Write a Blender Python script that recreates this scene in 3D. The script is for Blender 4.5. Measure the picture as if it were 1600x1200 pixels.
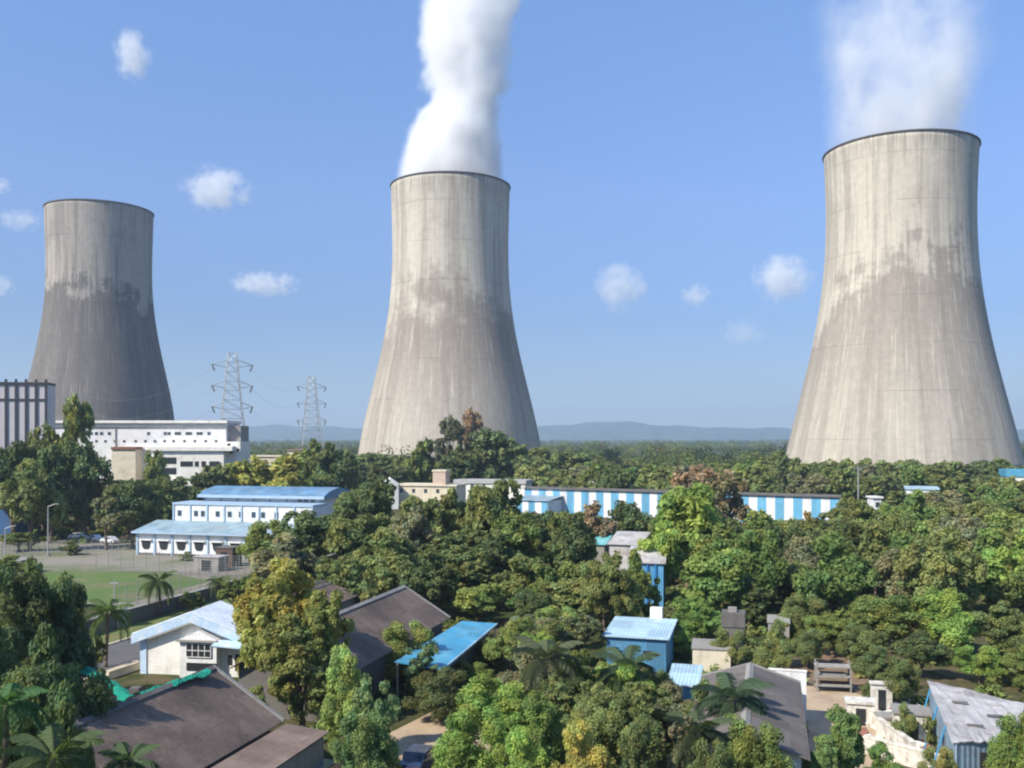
import bpy, math, random
import numpy as np
from mathutils import Vector
R = math.radians
sc = bpy.context.scene
for o in list(bpy.data.objects): bpy.data.objects.remove(o)
C = sc.collection
F, CX, HY, CH = 1500.0, 800.0, 684.0, 22.0      # focal length (px), centre column, horizon row, eye height

# ------------------------------------------------------------------ camera, sky, sun, exposure
cam = bpy.data.cameras.new('camera'); co = bpy.data.objects.new('camera', cam); C.objects.link(co)
cam.sensor_width = 36; cam.lens = 36*F/1600; cam.shift_y = (HY-600)/1600
cam.clip_start = 0.5; cam.clip_end = 40000
co.location = (0, 0, CH); co.rotation_euler = (R(90), 0, 0); sc.camera = co
SUN_AZ, SUN_EL = 232.0, 42.0                    # compass-like azimuth from +Y clockwise
w = bpy.data.worlds.new('World'); sc.world = w; w.use_nodes = True
nt = w.node_tree; nt.nodes.clear()
sky = nt.nodes.new('ShaderNodeTexSky'); sky.sky_type = 'NISHITA'; sky.sun_disc = False
sky.sun_elevation = R(SUN_EL); sky.sun_rotation = R(SUN_AZ)
sky.air_density = 1.0; sky.dust_density = 0.25; sky.ozone_density = 6.0
bg = nt.nodes.new('ShaderNodeBackground'); bg.inputs['Strength'].default_value = 0.15
wo = nt.nodes.new('ShaderNodeOutputWorld')
# humid air: the low sky is duller than the model's clean-air horizon
tcw = nt.nodes.new('ShaderNodeTexCoord'); sx_ = nt.nodes.new('ShaderNodeSeparateXYZ'); nt.links.new(tcw.outputs['Generated'], sx_.inputs[0])
cr_ = nt.nodes.new('ShaderNodeValToRGB'); nt.links.new(sx_.outputs[2], cr_.inputs[0])
for i_, (p_, c_) in enumerate([(0, (.39,.37,.43,1)), (.05, (.395,.38,.44,1)), (.12, (.43,.42,.49,1)), (.24, (.68,.62,.68,1)), (.42, (.84,.84,.87,1)), (.8, (1,1,1,1))]):
    e_ = cr_.color_ramp.elements[i_] if i_ < 2 else cr_.color_ramp.elements.new(p_)
    e_.position = p_; e_.color = c_
mx_ = nt.nodes.new('ShaderNodeMix'); mx_.data_type = 'RGBA'; mx_.blend_type = 'MULTIPLY'; mx_.inputs[0].default_value = 1
nt.links.new(sky.outputs[0], mx_.inputs[6]); nt.links.new(cr_.outputs[0], mx_.inputs[7])
nt.links.new(mx_.outputs[2], bg.inputs[0]); nt.links.new(bg.outputs[0], wo.inputs[0])
sl = bpy.data.lights.new('sun', 'SUN'); sl.energy = 4.0; sl.angle = R(0.55); sl.color = (1, .93, .80)
so = bpy.data.objects.new('sun', sl); C.objects.link(so)
sv = Vector((math.sin(R(SUN_AZ))*math.cos(R(SUN_EL)), math.cos(R(SUN_AZ))*math.cos(R(SUN_EL)), math.sin(R(SUN_EL))))
so.rotation_euler = sv.to_track_quat('Z', 'Y').to_euler(); so.location = (0, 0, 60)
sc.view_settings.view_transform = 'Standard'; sc.view_settings.look = 'None'
sc.view_settings.exposure = 0.72; sc.view_settings.gamma = 1
sc.cycles.max_bounces = 8; sc.cycles.diffuse_bounces = 3; sc.cycles.transmission_bounces = 4
sc.cycles.volume_bounces = 8; sc.cycles.volume_step_rate = 0.5; sc.cycles.volume_max_steps = 256; sc.cycles.pixel_filter_type = 'BLACKMAN_HARRIS'; sc.cycles.filter_width = 2.1
sc.cycles.use_denoising = True

# ------------------------------------------------------------------ helpers
def W(px, py, z=0.0):                           # photo pixel on the plane at height z -> world x, y
    Y = F*(CH-z)/(py-HY); return (px-CX)/F*Y, Y
def XZ(px, py, Y): return (px-CX)/F*Y, CH-(py-HY)/F*Y
AX = R(15)                                      # the plot's streets run 15 deg right of the view
def uv(x, y): return x*math.sin(AX)+y*math.cos(AX), x*math.cos(AX)-y*math.sin(AX)
def xy(u, v): return u*math.sin(AX)+v*math.cos(AX), u*math.cos(AX)-v*math.sin(AX)

def tag(o, label=None, cat=None, group=None, kind=None):
    if label: o['label'] = label
    if cat: o['category'] = cat
    if group: o['group'] = group
    if kind: o['kind'] = kind
    return o
def thing(name, label, cat, loc=(0, 0, 0), rz=0.0, group=None):
    o = bpy.data.objects.new(name, None); C.objects.link(o); o.empty_display_size = .5
    o.location = loc; o.rotation_euler = (0, 0, rz)
    return tag(o, label, cat, group)

class MB:
    def __init__(s): s.v = []; s.f = []
    def add(s, vs, fs):
        n = len(s.v); s.v += [tuple(p) for p in vs]; s.f += [tuple(i+n for i in f) for f in fs]; return s
    def box(s, x0, x1, y0, y1, z0, z1):
        return s.add([(x0,y0,z0),(x1,y0,z0),(x1,y1,z0),(x0,y1,z0),(x0,y0,z1),(x1,y0,z1),(x1,y1,z1),(x0,y1,z1)],
                     [(0,3,2,1),(4,5,6,7),(0,1,5,4),(1,2,6,5),(2,3,7,6),(3,0,4,7)])
    def prism(s, poly, a, b, axis='y'):         # poly in the plane across the axis
        n = len(poly)
        mk = {'y': lambda p, t: (p[0], t, p[1]), 'x': lambda p, t: (t, p[0], p[1]), 'z': lambda p, t: (p[0], p[1], t)}[axis]
        return s.add([mk(p, a) for p in poly]+[mk(p, b) for p in poly],
                     [tuple(range(n)), tuple(range(2*n-1, n-1, -1))]+[(i, i+n, (i+1) % n+n, (i+1) % n) for i in range(n)])
    def slab(s, a, b, c, d, t):                 # four corners, thickness t downwards
        vs = [a, b, c, d]+[(p[0], p[1], p[2]-t) for p in (a, b, c, d)]
        return s.add(vs, [(0,1,2,3),(7,6,5,4)]+[(i, i+4, (i+1) % 4+4, (i+1) % 4) for i in range(4)])
    def tube(s, p0, p1, r0, r1=None, n=8):
        r1 = r0 if r1 is None else r1
        p0, p1 = Vector(p0), Vector(p1); d = (p1-p0)
        if d.length < 1e-6: return s
        q = d.to_track_quat('Z', 'Y'); vs = []
        for p, r in ((p0, r0), (p1, r1)):
            for i in range(n):
                a = 2*math.pi*i/n; vs.append(p+q @ Vector((r*math.cos(a), r*math.sin(a), 0)))
        return s.add(vs, [(i, (i+1) % n, (i+1) % n+n, i+n) for i in range(n)]+[tuple(range(n-1, -1, -1)), tuple(range(n, 2*n))])
    def mesh(s, name, mat=None, smooth=False):
        m = bpy.data.meshes.new(name); m.from_pydata(s.v, [], s.f); m.validate()
        import bmesh
        b = bmesh.new(); b.from_mesh(m); bmesh.ops.recalc_face_normals(b, faces=b.faces); b.to_mesh(m); b.free()
        if mat: m.materials.append(mat)
        if smooth: m.polygons.foreach_set('use_smooth', [True]*len(m.polygons))
        return m
    def build(s, name, mat, parent=None, smooth=False, loc=None, bevel=0):
        o = bpy.data.objects.new(name, s.mesh(name, mat, smooth)); C.objects.link(o)
        if parent: o.parent = parent
        if loc: o.location = loc
        if bevel:
            b = o.modifiers.new('bevel', 'BEVEL'); b.width = bevel; b.segments = 2; b.limit_method = 'ANGLE'
        return o
def inst(name, mesh, parent=None, loc=(0,0,0), rot=(0,0,0), scale=(1,1,1), color=None):
    o = bpy.data.objects.new(name, mesh); C.objects.link(o); o.parent = parent
    o.location = loc; o.rotation_euler = rot; o.scale = scale
    if color: o.color = color
    return o
def copy_tree(src, loc, rz=None):
    c = src.copy(); C.objects.link(c); c.location = loc
    if rz is not None: c.rotation_euler = (0, 0, rz)
    for ch in list(src.children):
        d = ch.copy(); C.objects.link(d); d.parent = c
        for g in list(ch.children):
            e = g.copy(); C.objects.link(e); e.parent = d
    return c

# ------------------------------------------------------------------ materials
class NG:                                       # tiny node-graph helper
    def __init__(s, name):
        s.m = bpy.data.materials.new(name); s.m.use_nodes = True; s.t = s.m.node_tree; s.t.nodes.clear()
        s.out = s.t.nodes.new('ShaderNodeOutputMaterial')
    def n(s, typ, ins=None, **kw):
        nd = s.t.nodes.new('ShaderNode'+typ)
        for k, v in kw.items(): setattr(nd, k, v)
        for k, v in (ins or {}).items(): s.set(nd, k, v)
        return nd
    def set(s, nd, k, v):
        i = nd.inputs[k]
        if hasattr(v, 'outputs'): s.t.links.new(v.outputs[0], i)
        elif isinstance(v, bpy.types.NodeSocket): s.t.links.new(v, i)
        else: i.default_value = v
    def math(s, op, a, b=0.0, c=None, clamp=False):
        nd = s.n('Math', operation=op, use_clamp=clamp); s.set(nd, 0, a); s.set(nd, 1, b)
        if c is not None: s.set(nd, 2, c)
        return nd.outputs[0]
    def mix(s, fac, a, b, mode='MIX'):
        nd = s.n('Mix', data_type='RGBA', blend_type=mode); s.set(nd, 0, fac); s.set(nd, 6, a); s.set(nd, 7, b)
        return nd.outputs[2]
    def noise(s, vec, scale, detail=4, rough=.55, dim='3D'):
        nd = s.n('TexNoise', {'Scale': scale, 'Detail': detail, 'Roughness': rough}, noise_dimensions=dim); s.set(nd, 'Vector', vec)
        return nd.outputs['Fac']
    def ramp(s, fac, lo, hi, a=0.0, b=1.0):
        nd = s.n('MapRange', {'From Min': lo, 'From Max': hi, 'To Min': a, 'To Max': b}, interpolation_type='SMOOTHSTEP'); s.set(nd, 'Value', fac)
        return nd.outputs[0]
    def mapping(s, vec, scale=(1,1,1), rot=(0,0,0)):
        nd = s.n('Mapping'); s.set(nd, 'Vector', vec); nd.inputs['Scale'].default_value = scale; nd.inputs['Rotation'].default_value = rot
        return nd.outputs[0]
    def principled(s, col, rough=.8, metal=0.0, spec=.3, bump=None, bs=.5, bd=.05):
        p = s.n('BsdfPrincipled'); s.set(p, 'Base Color', col); s.set(p, 'Roughness', rough); s.set(p, 'Metallic', metal)
        s.set(p, 'Specular IOR Level', spec)
        if bump is not None:
            b = s.n('Bump', {'Strength': bs, 'Distance': bd}); s.set(b, 'Height', bump); s.t.links.new(b.outputs[0], p.inputs['Normal'])
        s.t.links.new(p.outputs[0], s.out.inputs[0]); return p
def rgb(r, g, b): return (r, g, b, 1)
_mats = {}
def M(name, col, dirt=None, amt=.35, scale=.5, rough=.8, metal=0.0, spec=.3, streak=0.0, fine=6.0, corr=None):
    """weathered paint / render / earth: base colour with dirt patches, vertical streaks, fine grain"""
    if name in _mats: return _mats[name]
    g = NG(name); tc = g.n('TexCoord').outputs['Object']
    dirt = dirt or tuple(c*.55 for c in col)
    n1 = g.ramp(g.noise(tc, scale, 6, .65), .40, .72)
    f = g.math('MULTIPLY', n1, amt)
    if streak:
        n2 = g.ramp(g.noise(g.mapping(tc, (2.2, 2.2, .18)), 1.0, 4, .6), .46, .75)
        f = g.math('ADD', f, g.math('MULTIPLY', n2, streak), clamp=True)
    c = g.mix(f, rgb(*col), rgb(*dirt))
    n3 = g.noise(tc, fine, 3, .6)
    c = g.mix(.35, c, g.mix(g.ramp(n3, .3, .7), rgb(.72,.72,.72), rgb(1.18,1.18,1.18)), 'MULTIPLY')
    bump = n3
    if corr:                                    # corrugated sheet: pitch along axis
        ax, pitch = corr
        sx = g.n('SeparateXYZ'); g.set(sx, 0, tc)
        wv = g.math('SINE', g.math('MULTIPLY', sx.outputs[ax], 2*math.pi/pitch))
        bump = wv
        fr = g.math('FRACT', g.math('DIVIDE', sx.outputs[1-ax], 1.75)); lap = g.ramp(fr, .0, .05, 1.0, 0.0)
        c = g.mix(g.math('MULTIPLY', lap, .35), c, rgb(*[x*.5 for x in dirt]))
        blot = g.ramp(g.noise(g.mapping(tc, (1,1,1)), .55, 6, .72), .52, .66)
        c = g.mix(g.math('MULTIPLY', blot, .45), c, rgb(*[min(.8, x*1.5) for x in col]))
        # rows of sheets, each weathered its own way
        br = g.n('TexWhiteNoise', noise_dimensions='2D')
        sn = g.n('CombineXYZ')
        g.set(sn, 0, g.math('FLOOR', g.math('DIVIDE', sx.outputs[ax], 1.9)))
        g.set(sn, 1, g.math('FLOOR', g.math('DIVIDE', sx.outputs[1-ax], 2.6)))
        g.set(br, 'Vector', sn.outputs[0])
        c = g.mix(.45, c, g.mix(br.outputs[0], rgb(.55,.55,.55), rgb(1.25,1.22,1.2)), 'MULTIPLY')
    g.principled(c, rough, metal, spec, bump, .35, .03 if not corr else .05)
    _mats[name] = g.m; return g.m

def concrete_tower(name, top, low, hstain, amp, a0, soft, seed, dark, foot=.30):
    """board-marked shell: pale upper drum, rain-darkened lower part with a ragged edge, vertical run marks"""
    g = NG(name); tc = g.n('TexCoord').outputs['Object']; s = g.n('SeparateXYZ'); g.set(s, 0, tc)
    ang = g.math('ARCTAN2', s.outputs[0], g.math('MULTIPLY', s.outputs[1], -1.0))     # 0 faces the street side
    z = s.outputs[2]
    cv = g.n('CombineXYZ'); g.set(cv, 0, g.math('MULTIPLY', ang, 40.0)); g.set(cv, 1, z); cv.inputs[2].default_value = seed
    st = cv.outputs[0]
    n_str = g.noise(g.mapping(st, (.55, .022, 1)), 1.0, 5, .62)       # long runs
    n_str2 = g.noise(g.mapping(st, (1.4, .05, 1)), 1.0, 3, .6)
    n_big = g.noise(g.mapping(st, (.05, .05, 1)), 1.0, 4, .6)
    n_blk = g.n('TexBrick', {'Color1': rgb(0,0,0), 'Color2': rgb(1,1,1), 'Mortar': rgb(.5,.5,.5), 'Scale': 1.0, 'Mortar Size': .0, 'Brick Width': 5.0, 'Row Height': 1.8})
    g.set(n_blk, 'Vector', st)
    edge = g.math('ADD', g.math('MULTIPLY', g.math('COSINE', g.math('SUBTRACT', ang, a0)), amp), hstain-amp)
    edge = g.math('ADD', edge, g.math('MULTIPLY', g.math('SUBTRACT', n_str, .5), 34.0))
    edge = g.math('ADD', edge, g.math('MULTIPLY', g.math('SUBTRACT', n_blk.outputs[0], .5), 4.0))
    edge = g.math('ADD', edge, g.math('MULTIPLY', g.math('SUBTRACT', n_big, .5), 85.0))
    m = g.ramp(g.math('SUBTRACT', edge, z), -soft, soft)
    fade = g.ramp(z, 5.0, hstain*.85, foot, 1.0)                        # stain thins towards the foot
    c = g.mix(g.math('MULTIPLY', m, fade), rgb(*top), rgb(*low))
    c = g.mix(g.ramp(n_str, .50, .68), c, g.mix(.5, c, rgb(*[x*.62 for x in top])))
    c = g.mix(g.math('MULTIPLY', g.ramp(n_str2, .54, .70), .5), c, rgb(*[min(x*1.22, .75) for x in top]))
    c = g.mix(g.math('MULTIPLY', g.ramp(n_big, .5, .75), .35), c, rgb(*low))
    wide = g.noise(g.mapping(st, (.17, .010, 1)), 1.0, 4, .6)
    c = g.mix(g.math('MULTIPLY', g.ramp(wide, .46, .60), .42), c, rgb(*[x*.78 for x in low]))
    mot = g.noise(tc, .35, 5, .7)
    c = g.mix(.6, c, g.mix(g.ramp(mot, .3, .7), rgb(.86,.85,.84), rgb(1.1,1.09,1.07)), 'MULTIPLY')
    lift = g.math('FRACT', g.math('DIVIDE', z, 1.8)); line = g.ramp(lift, .0, .10, 1.0, 0.0)
    joint = g.math('FRACT', g.math('DIVIDE', z, 21.0)); jl = g.ramp(joint, 0, .03, 1.0, 0.0)
    jl = g.math('MULTIPLY', jl, g.ramp(n_big, .42, .55))
    c = g.mix(g.math('MULTIPLY', line, .05), c, rgb(*[x*.5 for x in low]))
    c = g.mix(g.math('MULTIPLY', jl, .45), c, rgb(*[x*.45 for x in low]))
    drip = g.ramp(z, dark[0]-16, dark[0]-1)                           # grime running down from the rim
    c = g.mix(g.math('MULTIPLY', g.math('MULTIPLY', drip, g.ramp(n_str2, .42, .6)), dark[1]), c, rgb(*[x*.5 for x in low]))
    rib = g.ramp(g.math('ABSOLUTE', g.math('SINE', g.math('MULTIPLY', ang, 42.0))), .965, 1.0)
    c = g.mix(g.math('MULTIPLY', rib, .14), c, rgb(*[x*.5 for x in low]))
    g.principled(c, .95, 0, .12, mot, .4, .25)
    return g.m

def leaf_mat(name, trans=.36):
    g = NG(name); oi = g.n('ObjectInfo'); at = g.n('Attribute', attribute_name='tint')
    tc = g.n('TexCoord').outputs['Object']
    nb = g.noise(tc, .45, 3, .6)
    c = g.mix(1.0, oi.outputs['Color'], at.outputs['Color'], 'MULTIPLY')
    c = g.mix(g.math('MULTIPLY', g.ramp(nb, .45, .75), .35), c, g.mix(1.0, c, rgb(1.12, 1.08, .8), 'MULTIPLY'))
    hs = g.n('HueSaturation', {'Saturation': .92, 'Value': 1.34}); g.set(hs, 'Color', c); c = hs.outputs[0]
    p = g.n('BsdfPrincipled'); g.set(p, 'Base Color', c); g.set(p, 'Roughness', .7); g.set(p, 'Specular IOR Level', .15)
    t = g.n('BsdfTranslucent'); g.set(t, 0, g.mix(1.0, c, rgb(1.2, 1.25, .65), 'MULTIPLY'))
    ms = g.n('MixShader'); ms.inputs[0].default_value = trans
    g.t.links.new(p.outputs[0], ms.inputs[1]); g.t.links.new(t.outputs[0], ms.inputs[2]); g.t.links.new(ms.outputs[0], g.out.inputs[0])
    return g.m
LEAF = leaf_mat('leaf')
BARK = M('bark', (.14,.105,.075), (.06,.045,.035), .6, 1.5, .95)
WHITE = M('white_paint', (.76,.76,.75), (.42,.40,.36), .45, .35, .75, streak=.25)
YARDW = M('stained_whitewash', (.72,.68,.60), (.32,.28,.22), .8, 1.3, .9, streak=.4)
WHITE2 = M('white_wash', (.80,.78,.72), (.50,.44,.36), .5, .6, .8, streak=.3)
CREAM = M('cream_render', (.70,.62,.47), (.38,.33,.25), .5, .4, .85, streak=.3)
PIERB = M('blue_grey_paint', (.36,.48,.60), (.25,.32,.38), .4, .6, .7)
ROOFB = M('blue_sheet_roof', (.12,.24,.38), (.22,.30,.34), .6, .3, .55, spec=.4, corr=(0, .35))
ROOFPALE = M('faded_blue_roof', (.25,.36,.42), (.34,.39,.39), .8, .3, .6, spec=.4, corr=(0, .35))
CYAN = M('sky_blue_sheet', (.065,.33,.53), (.20,.38,.44), .7, .5, .5, spec=.45, corr=(1, .3))
SKYB = M('sky_blue_paint', (.085,.29,.50), (.12,.23,.34), .5, .5, .6, streak=.35, corr=(0, .25))
PALEB = M('pale_blue_sheet', (.40,.56,.66), (.28,.38,.44), .5, .5, .5, corr=(0, .3))
BROWN = M('brown_cement_sheet', (.205,.155,.125), (.105,.082,.068), .8, .22, .9, spec=.2, streak=.0, fine=2.5, corr=(1, .18))
BROWNL = M('dusty_cement_sheet', (.23,.175,.145), (.15,.11,.09), .8, .4, .9, spec=.2, corr=(1, .18))
GREYS = M('grey_cement_sheet', (.165,.148,.135), (.10,.09,.08), .6, .3, .9, spec=.2, corr=(1, .18))
GALV = M('weathered_zinc_sheet', (.48,.46,.45), (.27,.23,.20), .8, .5, .6, metal=.0, spec=.5, corr=(1, .25))
DARK = M('dark_opening', (.025,.028,.03), (.015,.015,.015), .3, 1, .4, spec=.5)
GLASS = M('window_glass', (.05,.07,.085), (.03,.035,.04), .3, 1.5, .12, spec=.8)
CONC = M('grey_concrete', (.30,.285,.26), (.18,.165,.15), .6, .4, .9, streak=.3)
CONCD = M('stained_concrete', (.15,.14,.13), (.07,.065,.06), .6, .4, .95, streak=.4)
STEEL = M('galvanised_steel', (.42,.43,.43), (.30,.29,.27), .5, 1, .5, metal=.5)
RUSTR = M('dark_red_ridge', (.10,.035,.03), (.05,.03,.03), .6, 1, .7)
REDB = M('red_brick', (.26,.12,.085), (.15,.08,.06), .6, 1.2, .9)
GREENC = M('turquoise_net', (.012,.24,.165), (.02,.15,.12), .5, 2.0, .8, spec=.2)
CLADG = M('grey_cladding', (.52,.49,.50), (.38,.36,.37), .4, .3, .7, streak=.15)
CLADD = M('charcoal_cladding', (.045,.045,.055), (.03,.03,.03), .4, 1, .7)
KERB = M('kerb_stone', (.55,.47,.34), (.33,.28,.21), .6, .8, .9)
CARBLUE = M('dark_blue_car_paint', (.018,.028,.07), (.02,.025,.04), .2, 1, .18, spec=.7, fine=2)
CARWHITE = M('white_car_paint', (.72,.73,.74), (.6,.6,.6), .2, 1, .25, spec=.6, fine=2)
CARGREY = M('silver_car_paint', (.30,.33,.35), (.25,.27,.28), .2, 1, .25, metal=.4, spec=.6, fine=2)
TYRE = M('tyre_rubber', (.02,.02,.02), (.04,.035,.03), .4, 5, .9)

# ------------------------------------------------------------------ ground, roads, hills (the setting)
def ground_mat():
    g = NG('ground_soil'); tc = g.n('TexCoord').outputs['Object']
    a = g.noise(tc, .035, 6, .6); b = g.noise(tc, .5, 6, .7); c3 = g.noise(tc, 4.0, 4, .7)
    c = g.mix(g.ramp(a, .40, .62), rgb(.055,.075,.022), rgb(.15,.115,.07))
    c = g.mix(g.ramp(b, .42, .66), c, rgb(.045,.065,.018))
    c = g.mix(.5, c, g.mix(g.ramp(c3, .3, .7), rgb(.55,.55,.55), rgb(1.3,1.3,1.25)), 'MULTIPLY')
    g.principled(c, .98, 0, .1, g.math('ADD', b, c3), .8, .15); return g.m
def sheet(name, pts, z, m):
    n = len(pts); mb = MB(); mb.add([(p[0], p[1], z) for p in pts], [tuple(range(n))])
    return tag(mb.build(name, m), kind='structure')
S = 9000
sheet('ground', [(-S,-300),(S,-300),(S,S*1.4),(-S,S*1.4)], 0, ground_mat())
def uvpoly(l): return [xy(u, v) for u, v in l]
ASPH = M('asphalt', (.125,.115,.115), (.085,.08,.08), .6, .3, .9, fine=8)
SAND = M('sandy_yard', (.46,.35,.24), (.27,.20,.14), .7, .35, .95, fine=3)
REDE = M('red_earth', (.23,.15,.10), (.13,.11,.06), .7, .5, .98, fine=3)
GRASSM = M('lawn_grass', (.095,.155,.035), (.18,.16,.085), .9, .13, .98, fine=1.1)
PATHM = M('worn_concrete_yard', (.255,.225,.185), (.13,.15,.065), 1.0, .09, .95, fine=3)
sheet('road', uvpoly([(40,-67.5),(40,-60.2),(170,-60.2),(170,-67.5)]), .02, ASPH)
sheet('verge', uvpoly([(60,-72.6),(60,-67.9),(170,-67.9),(170,-72.6)]), .03, M('verge_grass', (.12,.16,.045), (.2,.16,.07), .7, .4, .98))
sheet('path', uvpoly([(60,-80.4),(60,-73.6),(175,-73.6),(175,-80.4)]), .025, M('dusty_path', (.27,.235,.19), (.18,.16,.12), .7, .3, .95))
sheet('yard', [W(-40,905),W(95,905),W(95,868),W(-40,868)][:0] or [(-160,150),(-30,118),(-18,160),(-34,205),(-160,215)], .012, PATHM)
lawn_pts = [W(60,935),W(190,945),W(330,908),W(250,893),W(70,893)]
sheet('lawn', lawn_pts, .04, GRASSM)
sheet('courtyard', [W(560,1260),W(900,1260),W(790,1140),W(690,1105),W(600,1150)], .02, SAND)
sheet('sandy_path', [W(1225,1160),W(1370,1230),W(1420,1180),W(1345,1085),W(1250,1070)], .02, SAND)
sheet('earth_bank', [W(1180,1040),W(1250,1075),W(1330,1085),W(1420,1080),W(1350,1040),W(1320,1005),W(1240,1008)], .016, REDE)
for v0, nm in ((-67.9, 'kerb'), (-60.2, 'kerb')):
    k = MB(); p = uvpoly([(40,v0),(40,v0+.4),(170,v0+.4),(170,v0)]); k.prism(p, 0, .14, 'z'); tag(k.build(nm, KERB), kind='structure')

def hills():
    g = NG('hill_scrub'); tc = g.n('TexCoord').outputs['Object']
    g.principled(g.mix(g.ramp(g.noise(tc, .01, 5), .4, .6), rgb(.05,.07,.03), rgb(.10,.10,.06)), .95, 0, .1)
    prof = [(-2000,672),(0,674),(300,671),(385,667),(430,664),(500,666),(560,670),(640,674),(760,674),(850,667),(890,664),(925,659),(960,657.5),(985,659),(1010,664),(1060,665.5),(1100,667),(1160,670),(1230,668),(1290,673),(1400,672),(1700,670),(3600,675)]
    Y0 = 7900; rng = random.Random(5); mb = MB(); nx, ny = 240, 14; px = [p[0] for p in prof]; py = [p[1] for p in prof]
    for j in range(ny+1):
        t = j/ny; s_ = math.sin(math.pi*t)**.8 if 0 < t < 1 else 0
        for i in range(nx+1):
            q = -2000+5600*i/nx; x = (q-CX)/F*Y0; h = XZ(q, np.interp(q, px, py), Y0)[1]
            h += 7*math.sin(q*.09)+5*math.sin(q*.23+2)
            mb.v.append((x, Y0-900+1800*t, max(h, 2)*s_-3+(rng.random()*6*s_)))
    for j in range(ny):
        for i in range(nx):
            a = j*(nx+1)+i; mb.f.append((a, a+1, a+nx+2, a+nx+1))
    tag(mb.build('hills', g.m, smooth=True), kind='structure')
hills()

# ------------------------------------------------------------------ cooling towers
def tower(label, px, Y, prof, botpy, mat, toppy, ladder=False):
    X = (px-CX)/F*Y; cs = math.cos(math.atan((px-CX)/F)); k = Y/F
    zs = np.array([CH+(HY-y)*k for y, _ in prof]); rs = np.array([h*k*cs for _, h in prof])
    fit = np.polyfit(zs, rs, 4); ztop = CH+(HY-toppy)*k; zbot = CH+(HY-botpy)*k
    rad = lambda z: float(np.polyval(fit, min(max(z, zs.min()-2), ztop)))
    slope = (rad(zs.min())-rad(zs.min()+8))/8
    def rr(z): return rad(z) if z > zs.min() else rad(zs.min())+slope*(zs.min()-z)
    t = thing('cooling_tower', label, 'cooling tower', (X, Y, 0))
    n, m = 128, 64; mb = MB()
    for side in (0, 1):
        for j in range(m+1):
            z = zbot+(ztop-zbot)*j/m; r = rr(z)-(.9 if side else 0)
            for i in range(n):
                a = 2*math.pi*i/n; mb.v.append((r*math.cos(a), r*math.sin(a), z))
    N = n*(m+1)
    for j in range(m):
        for i in range(n):
            a, b = j*n+i, j*n+(i+1) % n; mb.f.append((a, b, b+n, a+n)); mb.f.append((a+N, a+n+N, b+n+N, b+N))
    for i in range(n):
        b = (i+1) % n; mb.f.append((i, i+N, b+N, b)); a2, b2 = m*n+i, m*n+b; mb.f.append((a2, b2, b2+N, a2+N))
    mb.build('shell', mat, t, smooth=True)
    rt = rr(ztop); rim = MB()                                  # stiffening ring and walkway at the lip
    ring = [(rt-.95, ztop-.1), (rt+.55, ztop-.1), (rt+.55, ztop+.45), (rt+.42, ztop+.45), (rt+.42, ztop+.1), (rt-.95, ztop+.1)]
    vs = []; fs = []; L = len(ring)
    for i in range(n):
        a = 2*math.pi*i/n
        for r, z in ring: vs.append((r*math.cos(a), r*math.sin(a), z))
    for i in range(n):
        for q in range(L):
            a, b = i*L+q, i*L+(q+1) % L; c_, d_ = ((i+1) % n)*L+q, ((i+1) % n)*L+(q+1) % L; fs.append((a, b, d_, c_))
    rim.add(vs, fs).build('rim_walkway', CONCD, t)
    nc = 44; rb = rr(zbot)-.45; rg = rb+zbot*slope*1.1
    col = MB().tube((0,0,0), (0,0,1), .5, .45, 8).mesh('column', CONC)
    for i in range(nc):                                         # leaning legs of the air inlet
        a0 = 2*math.pi*i/nc; a1 = 2*math.pi*(i+(.5 if i % 2 else -.5))/nc
        p0 = Vector((rg*math.cos(a0), rg*math.sin(a0), 0)); p1 = Vector((rb*math.cos(a1), rb*math.sin(a1), zbot+.3)); d = p1-p0
        o = inst('column', col, t, p0, d.to_track_quat('Z', 'Y').to_euler(), (1, 1, d.length))
    bs = MB(); nb = 64
    vs = []
    for i in range(nb):
        a = 2*math.pi*i/nb
        for r, z in ((rg+2, 0), (rg+2, 1.4), (rg-2, 1.4), (rg-2, 0)): vs.append((r*math.cos(a), r*math.sin(a), z))
    bs.add(vs, [(i*4+q, i*4+(q+1) % 4, ((i+1) % nb)*4+(q+1) % 4, ((i+1) % nb)*4+q) for i in range(nb) for q in range(4)])
    bs.build('basin', CONCD, t)
    fl = MB(); fl.prism([((rb-1)*math.cos(2*math.pi*i/nb), (rb-1)*math.sin(2*math.pi*i/nb)) for i in range(nb)], zbot-2.5, zbot-1.5, 'z'); fl.build('fill_deck', DARK, t)
    if ladder is not None and ladder is not False:
        lb = MB(); a = R(-90)+ladder; prev = None
        for j in range(41):
            z = zbot+(ztop-zbot)*j/40; r = rr(z)+.35; p = Vector((r*math.cos(a), r*math.sin(a), z))
            if prev is not None:
                tt = Vector((-math.sin(a), math.cos(a), 0))*.45
                lb.tube(prev-tt, p-tt, .09, n=5); lb.tube(prev+tt, p+tt, .09, n=5)
            prev = p
        lb.build('ladder', STEEL, t)
    return X, ztop, rt
c1 = concrete_tower('shell_concrete_west', (.37,.335,.295), (.155,.142,.132), 118, 6, -.5, 5, 3.1, (172, .3), .85)
c2 = concrete_tower('shell_concrete_middle', (.53,.487,.41), (.295,.255,.215), 101, 22, -.05, 13, 7.7, (160, .4))
c3 = concrete_tower('shell_concrete_east', (.52,.475,.395), (.315,.278,.235), 107, 44, -.10, 5.5, 12.4, (158, .5))
tower('tall grey hyperbolic cooling tower at far left, darkest of the three and without steam', 156, 620,
      [(328,85.5),(385,84.4),(430,83.2),(455,84),(490,88),(525,93),(560,100.7),(595,108.7),(630,115.5),(656,120)], 700, c1, 331)
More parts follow.
